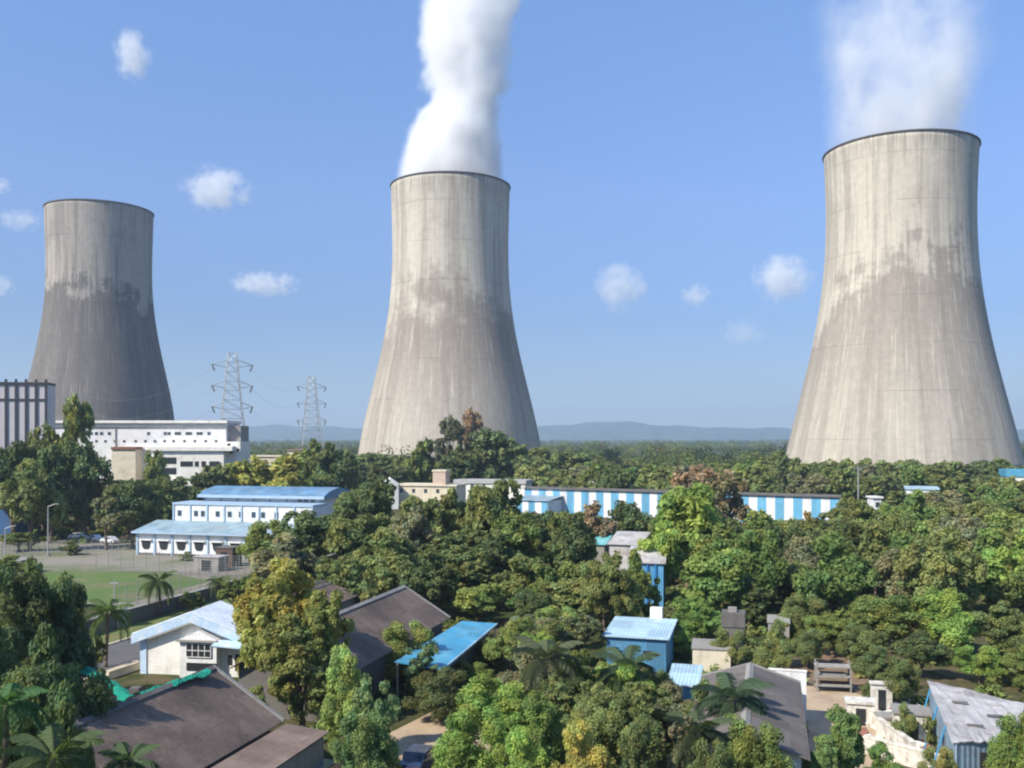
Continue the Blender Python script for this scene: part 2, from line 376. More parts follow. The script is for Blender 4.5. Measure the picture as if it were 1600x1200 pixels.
T2 = tower('middle hyperbolic cooling tower of pale concrete giving off a tall white steam plume', 704, 535,
      [(286,92.6),(350,91.3),(407,91),(448,92.1),(490,96.7),(532,103.8),(573,113.8),(615,123.5),(657,132),(694,141)], 713, c2, 294)
T3 = tower('largest cooling tower at the right, cream above and stained grey below with thin steam', 1405.5, 450,
      [(236,121.8),(300,119.5),(363,118.5),(420,120.5),(477,129),(533,140.5),(590,153),(647,167),(703,182.7)], 729, c3, 239)

# ------------------------------------------------------------------ steam and clouds (volumes)
def fcurve(g, fac, pts, lo, hi):                # float curve node over 0..1 giving lo..hi
    nd = g.n('FloatCurve'); cu = nd.mapping.curves[0]
    nrm = [(t, (v-lo)/(hi-lo)) for t, v in pts]
    cu.points[0].location = nrm[0]; cu.points[1].location = nrm[-1]
    for t, v in nrm[1:-1]: cu.points.new(t, v)
    nd.mapping.update(); g.set(nd, 'Value', fac)
    return g.math('MULTIPLY_ADD', nd.outputs[0], hi-lo, lo)
def plume(label, X, Y, z0, H, centre, radius, dens, warp, streaky):
    g = NG('steam'); tc = g.n('TexCoord').outputs['Object']
    s0 = g.n('SeparateXYZ'); g.set(s0, 0, tc); t0 = g.math('DIVIDE', s0.outputs[2], H, clamp=True)
    nz = g.n('TexNoise', {'Scale': .028, 'Detail': 6.0, 'Roughness': .58}); g.set(nz, 'Vector', tc)
    off = g.n('VectorMath', operation='SUBTRACT'); g.set(off, 0, nz.outputs['Color']); off.inputs[1].default_value = (.5,.5,.5)
    amp = g.ramp(t0, 0, .35, .15*warp, warp)
    off2 = g.n('VectorMath', operation='SCALE'); g.set(off2, 0, off.outputs[0]); g.set(off2, 'Scale', amp)
    ad = g.n('VectorMath', operation='ADD'); g.set(ad, 0, tc); g.set(ad, 1, off2.outputs[0])
    nz2 = g.n('TexNoise', {'Scale': .10, 'Detail': 3.0, 'Roughness': .6}); g.set(nz2, 'Vector', tc)
    o3 = g.n('VectorMath', operation='SUBTRACT'); g.set(o3, 0, nz2.outputs['Color']); o3.inputs[1].default_value = (.5,.5,.5)
    o4 = g.n('VectorMath', operation='SCALE'); g.set(o4, 0, o3.outputs[0]); g.set(o4, 'Scale', g.ramp(t0, 0, .3, 3.0, 13.0))
    ad2 = g.n('VectorMath', operation='ADD'); g.set(ad2, 0, ad.outputs[0]); g.set(ad2, 1, o4.outputs[0]); ad = ad2
    s = g.n('SeparateXYZ'); g.set(s, 0, ad.outputs[0]); t = g.math('DIVIDE', s.outputs[2], H, clamp=True)
    dx = g.math('SUBTRACT', s.outputs[0], fcurve(g, t, centre, -60, 60)); rr = fcurve(g, t, radius, 0, 60)
    d = g.math('DIVIDE', g.math('SQRT', g.math('ADD', g.math('MULTIPLY', dx, dx), g.math('MULTIPLY', s.outputs[1], s.outputs[1]))), rr)
    m = g.ramp(d, .74 if not streaky else .5, 1.02, 1.0, 0.0)
    fine = g.noise(g.mapping(ad.outputs[0], (1, 1, .55), (0, R(25), 0)), .06, 4, .6)
    m = g.math('MULTIPLY', m, g.ramp(fine, .40 if streaky else .30, .68 if streaky else .55, .12 if streaky else .25, 1.0))
    m = g.math('MULTIPLY', m, g.ramp(t0, 0.0, .9, dens, dens*(.35 if streaky else .6)))
    pv = g.n('VolumePrincipled', {'Color': rgb(.998,.999,1.0), 'Density': m, 'Anisotropy': 0.0})
    g.t.links.new(pv.outputs[0], g.out.inputs['Volume'])
    mb = MB(); n, k = 20, 14
    for j in range(k+1):
        q = j/k; cx = np.interp(q, [p[0] for p in centre], [p[1] for p in centre]); r = np.interp(q, [p[0] for p in radius], [p[1] for p in radius])
        r = r*1.04+ .4*warp*min(1, q*4)
        for i in range(n):
            a = 2*math.pi*i/n; mb.v.append((cx+r*math.cos(a), r*math.sin(a), q*H))
    for j in range(k):
        for i in range(n): a, b = j*n+i, j*n+(i+1) % n; mb.f.append((a, b, b+n, a+n))
    mb.f += [tuple(range(n-1, -1, -1)), tuple(range(k*n, k*n+n))]
    o = mb.build('steam_plume', g.m, loc=(X, Y, z0)); tag(o, label, 'steam'); return o
k2 = 535/F; q2 = lambda px: (px-705)*k2
plume('dense white steam column rising high from the middle cooling tower', T2[0], 535, T2[1]-.5, 122,
      [(0, q2(706)), (.15, q2(706)), (.30, q2(713)), (.5, q2(729)), (.66, q2(732)), (.8, q2(735)), (.9, q2(752)), (1, q2(765))],
      [(0, 31.5), (.12, 30), (.26, 26.5), (.38, 23.0), (.5, 23.5), (.66, 27), (.8, 29.5), (.9, 27), (1, 24)], .19, 27, False)
k3 = 450/F; q3 = lambda px: (px-1405)*k3
plume('thin ragged veil of white steam over the right cooling tower', T3[0], 450, T3[1]-.5, 74,
      [(0, q3(1408)), (.5, q3(1405)), (1, q3(1402))], [(0, 34.5), (.3, 38), (.6, 41), (1, 43)], .095, 22, True)

def cloud_mesh(seed):
    rng = np.random.default_rng(seed); mb = MB(); n, k = 16, 10
    for j in range(k+1):
        p = math.pi*j/k
        for i in range(n):
            a = 2*math.pi*i/n; mb.v.append((math.sin(p)*math.cos(a), math.sin(p)*math.sin(a), math.cos(p)))
    for j in range(k):
        for i in range(n): a, b = j*n+i, j*n+(i+1) % n; mb.f.append((a, a+n, b+n, b))
    return mb.mesh('cloud_volume', None)
def cloud(px, py, wd, ht, dens, seed, label):
    Y = 4200; x, z = XZ(px, py, Y); sx, sz = wd/2/F*Y, ht/2/F*Y; sy = (sx+sz)*.5
    g = NG('cloud_vapour'); tc = g.n('TexCoord').outputs['Object']
    mp = g.n('Mapping'); g.set(mp, 'Vector', tc); mp.inputs['Location'].default_value = (seed*3.7, seed*1.3, seed*.7); mp.inputs['Scale'].default_value = (1.0*max(1, wd/ht), 1.2, 1.0*max(1, ht/wd))
    nz = g.noise(mp.outputs[0], 1.7, 6, .66)
    ln = g.n('VectorMath', operation='LENGTH'); g.set(ln, 0, tc)
    e = g.math('SUBTRACT', g.math('MULTIPLY', nz, 3.6), g.math('MULTIPLY', ln.outputs['Value'], 1.25))
    m = g.math('MULTIPLY', g.ramp(e, .72, 1.55), dens*.62/max(sy, 1))
    m = g.math('MULTIPLY', m, g.ramp(ln.outputs['Value'], .8, 1.0, 1.0, 0.0))
    pv = g.n('VolumePrincipled', {'Color': rgb(1,1,1), 'Density': m}); g.t.links.new(pv.outputs[0], g.out.inputs['Volume'])
    me = cloud_mesh(seed); me.materials.append(g.m)
    o = inst('cloud', me, None, (x, Y, z), scale=(sx, sy, sz)); tag(o, label, 'cloud')
for c in [(207,86,66,100,2.2,1,'small upright puff of cloud high in the upper left sky'),
          (338,296,130,84,2.4,2,'comma-shaped white cloud to the upper right of the left cooling tower'),
          (412,444,135,50,2.0,3,'low flat white cloud between the left and middle cooling towers'),
          (968,447,100,95,1.6,4,'faint puffy cloud right of the middle cooling tower'),
          (1087,462,60,44,1.1,5,'tiny faint wisp of cloud between two puffs right of centre'),
          (1222,435,112,92,2.4,6,'bright white puff of cloud just left of the right cooling tower'),
          (30,344,90,44,.9,7,'pale wisp of cloud left of the top of the left cooling tower'),
          (2,290,40,30,.9,8,'small faint cloud cut by the left picture edge, the upper one'),
          (4,446,46,44,1.0,9,'faint cloud cut by the left edge beside the left cooling tower waist'),
          (1160,520,90,56,.6,10,'barely visible wisp of cloud below the bright puff by the right tower')]:
    cloud(*c)

# ------------------------------------------------------------------ power station buildings in the background
def clad_block():
    x1, z1 = XZ(74, 598, 262); x0 = x1-34
    t = thing('industrial_building', 'tall grey clad plant building with dark vertical ribs at the left edge', 'building', (x1, 262, 0), R(9))
    L = x1-x0; H = z1
    MB().box(-L, 0, 0, 7, 0, H-.6).build('wall', CLADG, t)
    MB().box(-L, .05, -.35, 7.2, H-.6, H+.1).build('coping', CLADD, t)
    MB().box(-L, .02, -.25, 0, H-4.9, H-4.4).build('ledge', CLADD, t)
    s_ = 14.6*262/F
    for i in range(9): MB().box(-i*s_-.62, -i*s_+.02, -.3, -.02, 6, H+.9).build('rib', CLADD, t)
clad_block()

def window(t, x0, x1, z0, z1, y=0, frame=WHITE, d=.12, name='window', mull=1):
    f = MB().box(x0-.08, x1+.08, y-.05, y+.03, z0-.08, z1+.08).build(name, frame, t)
    gl = MB().box(x0, x1, y-.09, y-.055, z0, z1).build('pane', GLASS, f)
    return f
def long_white():
    Y = 300; k = Y/F; x0 = XZ(78, 0, Y)[0]; z = lambda py: XZ(0, py, Y)[1]; X = lambda px: (px-CX)*k-x0
    t = thing('office_block', 'long white multi-storey building with small square windows below the left cooling tower', 'building', (x0, Y, 0), R(1))
    Lr = X(352)
    MB().box(0, Lr, 0, 16, 0, z(661)).build('wall', WHITE, t)
    MB().box(-.6, Lr+.5, -.9, 16.5, z(661), z(657)).build('roof_slab', WHITE2, t)
    MB().box(0, Lr, -.5, 0, z(667), z(665.5)).build('string_course', CONC, t)
    MB().box(X(195), Lr+3, -.8, 0, z(703), z(697.5)).build('string_course', WHITE2, t)
    for px in (231,257,263,274,279,291,296,308,313,325,170,150,142,158): window(t, X(px)-.45, X(px)+.5, z(679.5), z(675), -.01, WHITE)
    for px in (137,150,164,179,193,211,226,241,256,270,287,303,320,336): window(t, X(px)-.35, X(px)+.4, z(691), z(687.5), -.01, WHITE)
    MB().box(X(180)-.1, X(180)+.15, -.3, 0, z(700), z(668)).build('downpipe', CONC, t)
    # stair block
    b = MB().box(X(186), X(222), -6, -.02, 0, z(702)).build('stair_block', CREAM, t)
    MB().box(X(185), X(223), -6.4, -.02, z(702), z(698)).build('stair_block_roof', REDB, b)
    # lower right wing with open balconies
    wg = MB().box(X(250), X(358), -7, -.03, 0, z(704)).build('wing', WHITE2, t)
    MB().box(X(249), X(372), -7.8, -.03, z(704), z(698)).build('wing_roof', WHITE2, wg)
    for a, b2, c, d in ((254,286,724,714),(254,286,740,730),(292,311,728,720),(314,320,728,720),(324,331,728,720),(336,352,728,720)):
        MB().box(X(a), X(b2), -7.08, -7.01, z(a and max(c, d)), z(min(c, d))).build('balcony_opening' if a == 254 else 'window', DARK, wg)
    MB().box(X(252), X(290), -8.2, -7.02, z(749), z(746)).build('balcony_slab', WHITE2, wg)
    # gantry-like side stair at the right end
    g_ = MB().box(X(352.5), X(378), -3, 9, 0, z(690)).build('annexe', WHITE2, t)
    for i, (px, py) in enumerate(((358,694),(366,698),(372,702),(362,706))):
        MB().box(X(px), X(px)+.9, -3.07, -3.01, z(py+2.5), z(py-1)).build('window', DARK, g_)
    MB().box(Lr+.01, Lr+4, 2, 12, z(690), z(665)).build('tank_room', CONC, t)
long_white()

def bays(t, n, pitch, z0, z1, y, pier, skip=(), win=None):
    for i in range(n+1): MB().box(i*pitch-.18, i*pitch+.18, y-.22, y-.003, z0, z1).build('pier', pier, t)
def office():
    x, y = xy(*[uv(-70.4, 180.5)[0], uv(-70.4, 180.5)[1]])
    t = thing('office_building', 'three-stepped white office building with blue sheet roofs and blue piers', 'building', (x, y, 0), -AX)
    p = 3.75; L = p*9; D0 = 7.0
    MB().box(0, L, 0, D0, 0, 4.4).build('lower_wall', WHITE, t)
    rf = MB().slab((-.7,-.9,4.45),(L+.7,-.9,4.45),(L+.7,D0,6.0),(-.7,D0,6.0),.16).build('lower_roof', ROOFPALE, t)
    MB().box(-.7, L+.7, -1.0, -.9, 4.15, 4.50).build('fascia', PIERB, rf)
    MB().prism([(.02,4.41),(D0,4.41),(D0,5.84)], 0, .2, 'x').build('gable_infill', WHITE, t)
    bays(t, 9, p, 0, 4.3, 0, PIERB)
    for i in range(9):
        cx = (i+.5)*p
        f = MB().prism([(cx-1.0,2.75),(cx+1.0,2.75),(cx+.8,1.55),(cx+.5,1.15),(cx-.5,1.15),(cx-.8,1.55)], -.10, -.004, 'y').build('window', DARK, t)
        MB().prism([(cx-1.35,3.0),(cx+1.35,3.0),(cx+1.35,2.8),(cx-1.35,2.8)], -.5, -.004, 'y').build('sunshade', WHITE, t)
    MB().box(0, L, -.15, 0, 0, .45).build('plinth', CONCD, t)
    # second tier
    a = 3.0; n2 = 8; L2 = a+n2*p*.985
    MB().box(a, L2, D0, D0+6, 0, 9.1).build('middle_wall', WHITE, t)
    MB().box(a-.2, L2+.2, D0-.25, D0+6, 9.1, 9.45).build('middle_parapet', PIERB, t)
    for i in range(n2+1): MB().box(a+i*p*.985-.15, a+i*p*.985+.15, D0-.2, D0-.003, 6.05, 9.1).build('pier', PIERB, t)
    for cx in (1.3,4.9,6.4,9.6,12.2,14.6,17.3,19.3,22.1,24.4,26.9,28.6): window(t, a+cx-.38, a+cx+.38, 6.9, 7.9, D0-.01, PIERB)
    # top tier
    b = 6.0; L3 = b+25.5; yb = D0+6
    MB().box(b, L3, yb, yb+11, 0, 10.3).build('upper_wall', WHITE, t)
    for i in range(8): MB().box(b+i*3.6-.14, b+i*3.6+.14, yb-.2, yb-.003, 9.45, 10.3).build('pier', PIERB, t)
    for cx in (20.8,22.2,23.6): window(t, b+cx-.45, b+cx+.45, 9.5, 10.15, yb-.01, WHITE)
    top = [(yb-1.1,10.3),(yb-.9,10.75),(yb+1.2,11.6),(yb+5.5,12.2),(yb+9.8,11.6),(yb+12,10.5),(yb+12,10.3)]
    MB().prism(top, b-.9, L3+1.0, 'x').build('upper_roof', ROOFB, t)
    MB().box(b-.95, L3+1.05, yb-1.25, yb-1.1, 10.2, 10.75).build('gutter', PIERB, t)
office()

def pylon(px, Y, toppy, label, arms):
    x, h = XZ(px, toppy, Y); b = h*.14
    t = thing('pylon', label, 'pylon', (x, Y, 0), R(20), 'lattice pylons behind the power station')
    def hw(z): return b*(1-z/h)+.55 if z < h*.6 else (b*.4+.55)*(1-(z/h-.6)*1.4)
    for sx in (-1, 1):
        for sy in (-1, 1):
            lg = MB(); zz = [0, .3*h, .6*h, .8*h, h]
            for a, c in zip(zz, zz[1:]): lg.tube((sx*hw(a), sy*hw(a), a), (sx*hw(c), sy*hw(c), c), .16, n=5)
            lg.build('leg', STEEL, t)
    lt = MB(); zs = np.linspace(0, h, 16)
    for a, c in zip(zs, zs[1:]):
        for (p, q) in (((-1,-1),(1,-1)),((1,-1),(1,1)),((1,1),(-1,1)),((-1,1),(-1,-1))):
            lt.tube((p[0]*hw(a),p[1]*hw(a),a),(q[0]*hw(c),q[1]*hw(c),c),.07,n=4); lt.tube((q[0]*hw(a),q[1]*hw(a),a),(p[0]*hw(c),p[1]*hw(c),c),.07,n=4)
            lt.tube((p[0]*hw(c),p[1]*hw(c),c),(q[0]*hw(c),q[1]*hw(c),c),.065,n=4)
    lt.build('lattice', STEEL, t)
    for f in arms:
        z = h*f; Lr = h*.14
        for s_ in (-1, 1):
            am = MB(); am.tube((s_*hw(z)*.8,0,z),(s_*Lr,0,z+1),.15,n=4); am.tube((s_*hw(z)*.8,0,z+3),(s_*Lr,0,z+1),.15,n=4)
            ao = am.build('crossarm', STEEL, t)
            MB().tube((s_*Lr,0,z+1),(s_*Lr-s_*1.0,-.5,z-1.5),.28,.28,6).build('insulator', CONCD, ao)
    return t, x, h
py1 = pylon(363, 380, 552, 'larger lattice pylon rising beyond the right end of the white building', (.60,.75,.90))
py2 = pylon(487, 520, 588, 'smaller hazy lattice pylon in the gap left of the middle cooling tower', (.55,.72,.88))
def wire(label, p0, p1, sag, n=14):
    mb = MB(); prev = None
    for i in range(n+1):
        t_ = i/n; p = Vector(p0).lerp(Vector(p1), t_); p.z -= sag*4*t_*(1-t_)
        if prev is not None: mb.tube(prev, p, .03, n=4)
        prev = p
    tag(mb.build('power_line', STEEL), label, 'cable', 'power lines between the pylons')
for f, nm in ((.60,'lowest'), (.75,'middle'), (.90,'highest')):
    h1, h2 = py1[2]*f, py2[2]*(f-.03)
    wire(nm+' power line sagging between the two lattice pylons', (py1[1]+py1[2]*.13, 379, h1), (py2[1]-py2[2]*.13, 521, h2), 4)
    wire(nm+' power line running left from the larger pylon', (py1[1]-py1[2]*.13, 381, h1), (py1[1]-95, 470, h1-8), 6)

def small_house(label, px, py, wpx, hpx, Y, wall, roof, rz=0, dep=8, name='house', wins=2, para=.4):
    x, z = XZ(px, py, Y); wd = wpx*Y/F; 
    t = thing(name, label, 'building', (x, Y, 0), rz)
    MB().box(-wd/2, wd/2, 0, dep, 0, z-para).build('wall', wall, t)
    MB().box(-wd/2-.35, wd/2+.35, -.4, dep+.3, z-para, z).build('roof', roof, t)
    for i in range(wins):
        cx = -wd/2+wd*(i+.5)/wins; window(t, cx-.5, cx+.5, z-2.6, z-1.4, -.01, wall)
    return t
# low cream and white buildings under the middle tower
t_ = small_house('low cream plant building with a square tank tower among trees under the middle tower', 665, 757, 100, 60, 300, CREAM, CREAM, -AX, 10, 'plant_building', 5, .5)
MB().box(2.0, 6.2, 1, 5, 12.0-4.6, XZ(0,737,300)[1]-.0).build('tank_tower', M('pinkish_render', (.55,.42,.34), (.35,.27,.22), .5, .6), t_)
MB().box(1.8, 6.4, .8, 5.2, XZ(0,737,300)[1]+.01, XZ(0,736,300)[1]+.35).build('tank_lid', CREAM, t_)
t_ = thing('gabled_hut', 'small white gabled hut with a round vent left of the cream plant building', 'building', (XZ(611,0,296)[0], 296, 0), R(10))
h_ = XZ(0,747,296)[1]; MB().prism([(-2.3,0),(2.3,0),(2.3,h_-1.6),(0,h_),(-2.3,h_-1.6)], 0, 9, 'y').build('wall', WHITE, t_)
MB().tube((0,-.08,h_-2.4),(0,.02,h_-2.4),.9,n=16).build('vent', CONC, t_)
t_ = small_house('long low grey-roofed shed right of the cream tank tower', 765, 750, 115, 30, 318, WHITE2, M('pale_grey_roof', (.42,.42,.41), (.3,.28,.26), .5, .4), -AX, 9, 'shed', 6, 1.2)
small_house('tiny white house with dark windows above the striped warehouse roof', 938, 752, 34, 12, 330, WHITE, WHITE2, 0, 8, 'house', 3)
small_house('white and blue shed roof poking out of trees below the right tower', 1441, 762, 46, 20, 265, WHITE, PALEB, R(-20), 10, 'shed', 0, .5)
small_house('small white hut left of the blue-roofed shed below the right tower', 1371, 776, 13, 16, 240, WHITE, WHITE2, 0, 4, 'hut', 1)
small_house('bright blue roofed shed at the right edge beside the foot of the right tower', 1596, 734, 42, 20, 330, WHITE2, CYAN, R(-15), 10, 'shed', 0, 2.4)
small_house('small white house at the right edge under the bright blue roof', 1596, 764, 18, 12, 260, WHITE, WHITE2, 0, 6, 'house', 1)
small_house('low pale yellow building among trees between the pylons and the middle tower', 415, 712, 64, 30, 330, CREAM, CREAM, R(-5), 10, 'building', 3)
small_house('beige block with brown roof behind the dark trees left of the middle tower', 462, 702, 26, 30, 345, CREAM, BROWNL, R(-5), 8, 'building', 1, .6)
small_house('dark blue shed half hidden by trees at the left picture edge', 0, 778, 34, 45, 205, M('navy_sheet', (.05,.12,.25), (.04,.08,.14), .5, .5), ROOFB, 0, 8, 'shed', 0)
small_house('faint pale green roofed shed behind trees right of centre', 1075, 722, 34, 10, 520, WHITE2, PALEB, 0, 12, 'shed', 0, .8)

def striped():
    A = Vector((*W(820,762,7.6), 0)); B = Vector((*W(1312,776,7.6), 0)); d = B-A; L = d.length; rz = math.atan2(d.y, d.x)
    t = thing('warehouse', 'long warehouse with blue and white striped sheet walls among trees', 'building', A, rz)
    H = 7.5; n = 39; p = L/n
    MB().box(0, L, 0, 8, 0, H).build('wall', M('white_sheet', (.78,.79,.80), (.55,.55,.54), .4, .3, .6, corr=(0, .25), streak=.2), t)
    for i in range(n):
        if i % 2 == 0: MB().box(i*p, (i+1)*p, -.06, -.004, 0, H-.1).build('blue_panel', CYAN2, t)
    MB().prism([(-.6,H),(4,H+.2),(8.6,H),(8.6,H+.08),(4,H+.28),(-.6,H+.08)], -.5, L+.5, 'x').build('roof', GREYS, t)
    MB().box(-.4, L+.4, -.62, -.5, H-.12, H+.14).build('gutter', CONCD, t)
    lx = 9; s2 = MB().box(1, 12, -9, -.07, 0, 4.6).build('lean_to', M('white_sheet', (1,1,1)), t)
    for i in range(3): MB().box(2+i*4, 4+i*4, -9.06, -9.004, 0, 4.6).build('blue_panel', CYAN2, s2)
    MB().slab((.6,-9.5,4.7),(12.4,-9.5,4.7),(12.4,-.1,5.6),(.6,-.1,5.6),.12).build('lean_to_roof', ROOFPALE, s2)
CYAN2 = M('azure_sheet', (.13,.38,.58), (.22,.40,.50), .4, .4, .55, streak=.2, corr=(0, .25))
striped()

# ------------------------------------------------------------------ sheds of the colony, all aligned with the road
def gable_shed(label, u0, u1, vr, half, zr, ze, mat, wall, cap=None, lean=None, name='shed'):
    x, y = xy(u0, vr); t = thing(name, label, 'shed', (x, y, 0), -AX); L = u1-u0
    o_ = .45
    sw = ze+(zr-ze)/half*.5-.14
    MB().prism([(-half+.5,0),(half-.5,0),(half-.5,sw),(0,zr-.14),(-half+.5,sw)], .35, L-.35, 'y').build('wall', wall, t)
    s_ = (zr-ze)/half
    MB().slab((0,-o_,zr),(half,-o_,ze),(half,L+o_,ze),(0,L+o_,zr),.07).build('roof_slope', mat, t)
    MB().slab((-half,-o_,ze),(0,-o_,zr),(0,L+o_,zr),(-half,L+o_,ze),.07).build('roof_slope', mat, t)
    MB().prism([(-.3,zr-.14),(0,zr+.02),(.3,zr-.14),(.3,zr-.06),(0,zr+.11),(-.3,zr-.06)], -o_-.03, L+o_+.03, 'y').build('ridge_cap', cap or CONCD, t)
    vg = MB()
    for s1 in (-1, 1): vg.slab((0,L+o_+.02,zr+.09),(s1*half,L+o_+.02,ze+.09),(s1*half,L+o_+.3,ze+.09),(0,L+o_+.3,zr+.09),.12)
    vg.build('verge_trim', cap or CONC, t)
    if lean:
        w_, z_ = lean
        MB().slab((half+.22,-o_,ze-.12),(half+.2+w_,-o_,z_),(half+.2+w_,L+o_,z_),(half+.22,L+o_,ze-.12),.08).build('lean_to_roof', BROWNL, t)
        MB().box(half-.48, half+w_, 0, L, 0, z_-.25).build('lean_to_wall', CONC, t)
    for k in range(int(L//4)): MB().box(half-.5, half-.42, 1+k*4, 2.1+k*4, 1.2, 2.4).build('window', DARK, t) if not lean else None
    return t
u1_, v1_ = uv(-20.0, 63.2)
gable_shed('large brown sheet roofed shed with a gutter gap and paler lean-to at the lower left', u1_-18, u1_, v1_, 5.2, 6.8, 3.6, BROWN, CONCD, None, (3.1, 3.2))
ua, va = uv(*W(628,917,6.8))
gable_shed('brown sheet roofed shed with white ridge end beside the bright blue lean-to', ua-24, ua, va, 5.0, 6.8, 3.8, BROWN, CONCD, CONC)
ub, vb = uv(-25.5, 100.5)
gable_shed('small dark brown roofed shed just behind the white gabled house', ub, ub+13, vb, 4.2, 5.2, 3.6, BROWN, WHITE2)
uc, vc = uv(*W(560,915,4.6))
gable_shed('dark brown shed roof mostly hidden behind the yellow-green tree', uc-9, uc+1, vc-3, 3.4, 5.0, 3.6, BROWN, CONC)
# low roof strip left of the big brown shed
x_, y_ = xy(u1_-16, v1_-9.4)
t_ = thing('low_shed', 'low brown roofed shed between the big brown roof and the green netting', 'shed', (x_, y_, 0), -AX)
MB().box(-3.4, 3.4, 0, 12.5, 0, 3.1).build('wall', CONC, t_); MB().slab((-3.7,-.3,3.2),(3.7,-.3,3.9),(3.7,12.9,3.9),(-3.7,12.9,3.2),.1).build('roof', BROWNL, t_)

# bright blue lean-to roof
p0, p1, p2, p3 = (Vector((*W(*q), q[2])) for q in ((722,970,3.5),(776,974,2.9),(690,1046,2.9),(616,1034,3.5)))
t_ = thing('blue_roof_shed', 'open shed under a bright sky blue sheet roof beside the brown roof', 'shed', ((p0+p2)/2).to_2d().to_3d(), -AX)
inv = t_.matrix_basis.inverted(); q_ = [inv @ p for p in (p0, p1, p2, p3)]
MB().slab(*q_, .07).build('roof', CYAN, t_)
for p in q_:
    c_ = p*.95; MB().tube((c_.x, c_.y, 0), (c_.x, c_.y, p.z-.1), .07).build('post', STEEL, t_)
e_ = MB(); a_, b_ = q_[1], q_[2]; e_.slab((a_.x,a_.y,a_.z+.03),(a_.x+.12,a_.y,a_.z+.03),(b_.x+.12,b_.y,b_.z+.03),(b_.x,b_.y,b_.z+.03),.18); e_.build('edge_trim', PALEB, t_)
mid_ = MB().box(-1.6, .9, -6.5, 8, 0, 2.6).build('back_wall', CONCD, t_)

# white gabled house by the road
def white_house():
    x, y = W(221, 1052); t = thing('gabled_house', 'whitewashed house with pale blue gable trim and a dark paned window', 'house', (x, y, 0), R(-9))
    Wd, D, ze, za = 10.5, 5.0, 3.95, 5.9
    MB().prism([(0,0),(Wd,0),(Wd,ze),(Wd/2,za),(0,ze)], 0, D, 'y').build('wall', WHITE2, t)
    MB().box(-.07, .55, -.12, -.004, 0, ze+.05).build('corner_pier', M('mottled_blue_wash', (.42,.58,.74), (.66,.70,.74), .8, 1.0, .8, streak=.3), t)
    bl = M('mottled_blue_wash', (1,1,1)); s_ = (za-ze)/(Wd/2)
    for a, b in ((0, Wd/2), (Wd, Wd/2)):
        sg = -.6 if a == 0 else .6
        MB().slab((a+sg,-.6,ze+.14-abs(sg)*s_),(b,-.6,za+.14),(b,D+.4,za+.14),(a+sg,D+.4,ze+.14-abs(sg)*s_),.12).build('roof_slope', PALEW, t)
        MB().add([(a+sg,-.75,ze-.6*s_),(b,-.75,za),(b,-.75,za-.85),(a+sg,-.75,ze-.85-.6*s_),(a+sg,-.62,ze-.6*s_),(b,-.62,za),(b,-.62,za-.85),(a+sg,-.62,ze-.85-.6*s_)],
                 [(0,1,2,3),(7,6,5,4),(0,4,5,1),(1,5,6,2),(2,6,7,3),(3,7,4,0)]).build('barge_board', bl, t)
    # porch block in front, right of centre
    pb = MB().prism([(4.3,0),(7.9,0),(7.9,3.5),(6.1,4.35),(4.3,3.5)], -.9, -.004, 'y').build('porch', WHITE, t)
    MB().box(4.1, 8.1, -1.3, -.9, 3.35, 3.5).build('porch_canopy', CONC, pb)
    MB().box(5.0, 7.4, -1.0, -.905, 1.95, 3.15).build('window', DARK, t)
    wf = MB()
    for i in range(5): wf.box(5.0+i*.6-.03, 5.0+i*.6+.03, -1.04, -1.003, 1.95, 3.15)
    for i in range(3): wf.box(5.0, 7.4, -1.043, -1.006, 1.95+i*.6-.03, 1.95+i*.6+.03)
    wf.build('window_bars', WHITE, t)
    MB().box(5.0, 8.0, -.98, -.905, .7, 1.4).build('window', DARK, t)
    MB().slab((7.9,-1.9,3.3),(Wd+.9,-1.9,3.1),(Wd+.9,-.5,3.5),(7.9,-.5,3.5),.12).build('awning', bl, t)
    MB().box(9.3, 10.1, -.06, -.004, .6, 2.1).build('door', DARK, t)
    MB().box(8.6, 9.0, -.05, -.004, 1.1, 2.0).build('window', DARK, t)
PALEW = M('whitewashed_roof', (.70,.74,.77), (.46,.52,.56), .7, .8, .8)
white_house()

# green netting laid along the shed edges (two strips meeting at a post)
def net(label, pts, wd, seed):
    rng = random.Random(seed); mb = MB(); n = 40; m = 5; P = [Vector((*W(*p), p[2])) for p in pts]; d = (P[1]-P[0]).normalized(); c = Vector((-d.y, d.x, 0)).normalized()
    for i in range(n+1):
        p = P[0].lerp(P[1], i/n); ww = wd*(1+.25*math.sin(i*.35+seed)+rng.uniform(-.15, .15)); sg = -.10*math.sin(math.pi*((i/n*4) % 1))
        for k in range(m+1):
            q = p+c*((k/m-.5)*2*ww); mb.v.append((q.x, q.y, q.z+sg-.9*ww*abs(k/m-.45)+rng.uniform(-.05, .05)))
    N = len(mb.v); mb.v += [(a, b, z-.03) for a, b, z in mb.v[:N]]
    for i in range(n):
        for k in range(m):
            a = i*(m+1)+k; mb.f.append((a, a+1, a+m+2, a+m+1)); mb.f.append((a+N, a+m+1+N, a+m+2+N, a+1+N))
    tag(mb.build('netting', GREENC), label, 'netting')
net('turquoise netting strip sloping down from the trees to the roof post', [(136,1040,5.0),(208,1086,5.0)], .55, 1)
net('turquoise netting strip along the far edge of the brown roof', [(216,1080,6.9),(324,1044,7.1)], .42, 2)
x_, y_ = W(212, 1090, 5.6); t_ = thing('roof_post', 'short grey post where the two turquoise netting strips meet', 'post', (x_, y_, 0))
MB().tube((0,0,0),(0,0,5.9),.16,.13).build('shaft', CONC, t_); MB().box(-.3,.3,-.3,.3,5.9,6.25).build('cap', CONCD, t_)

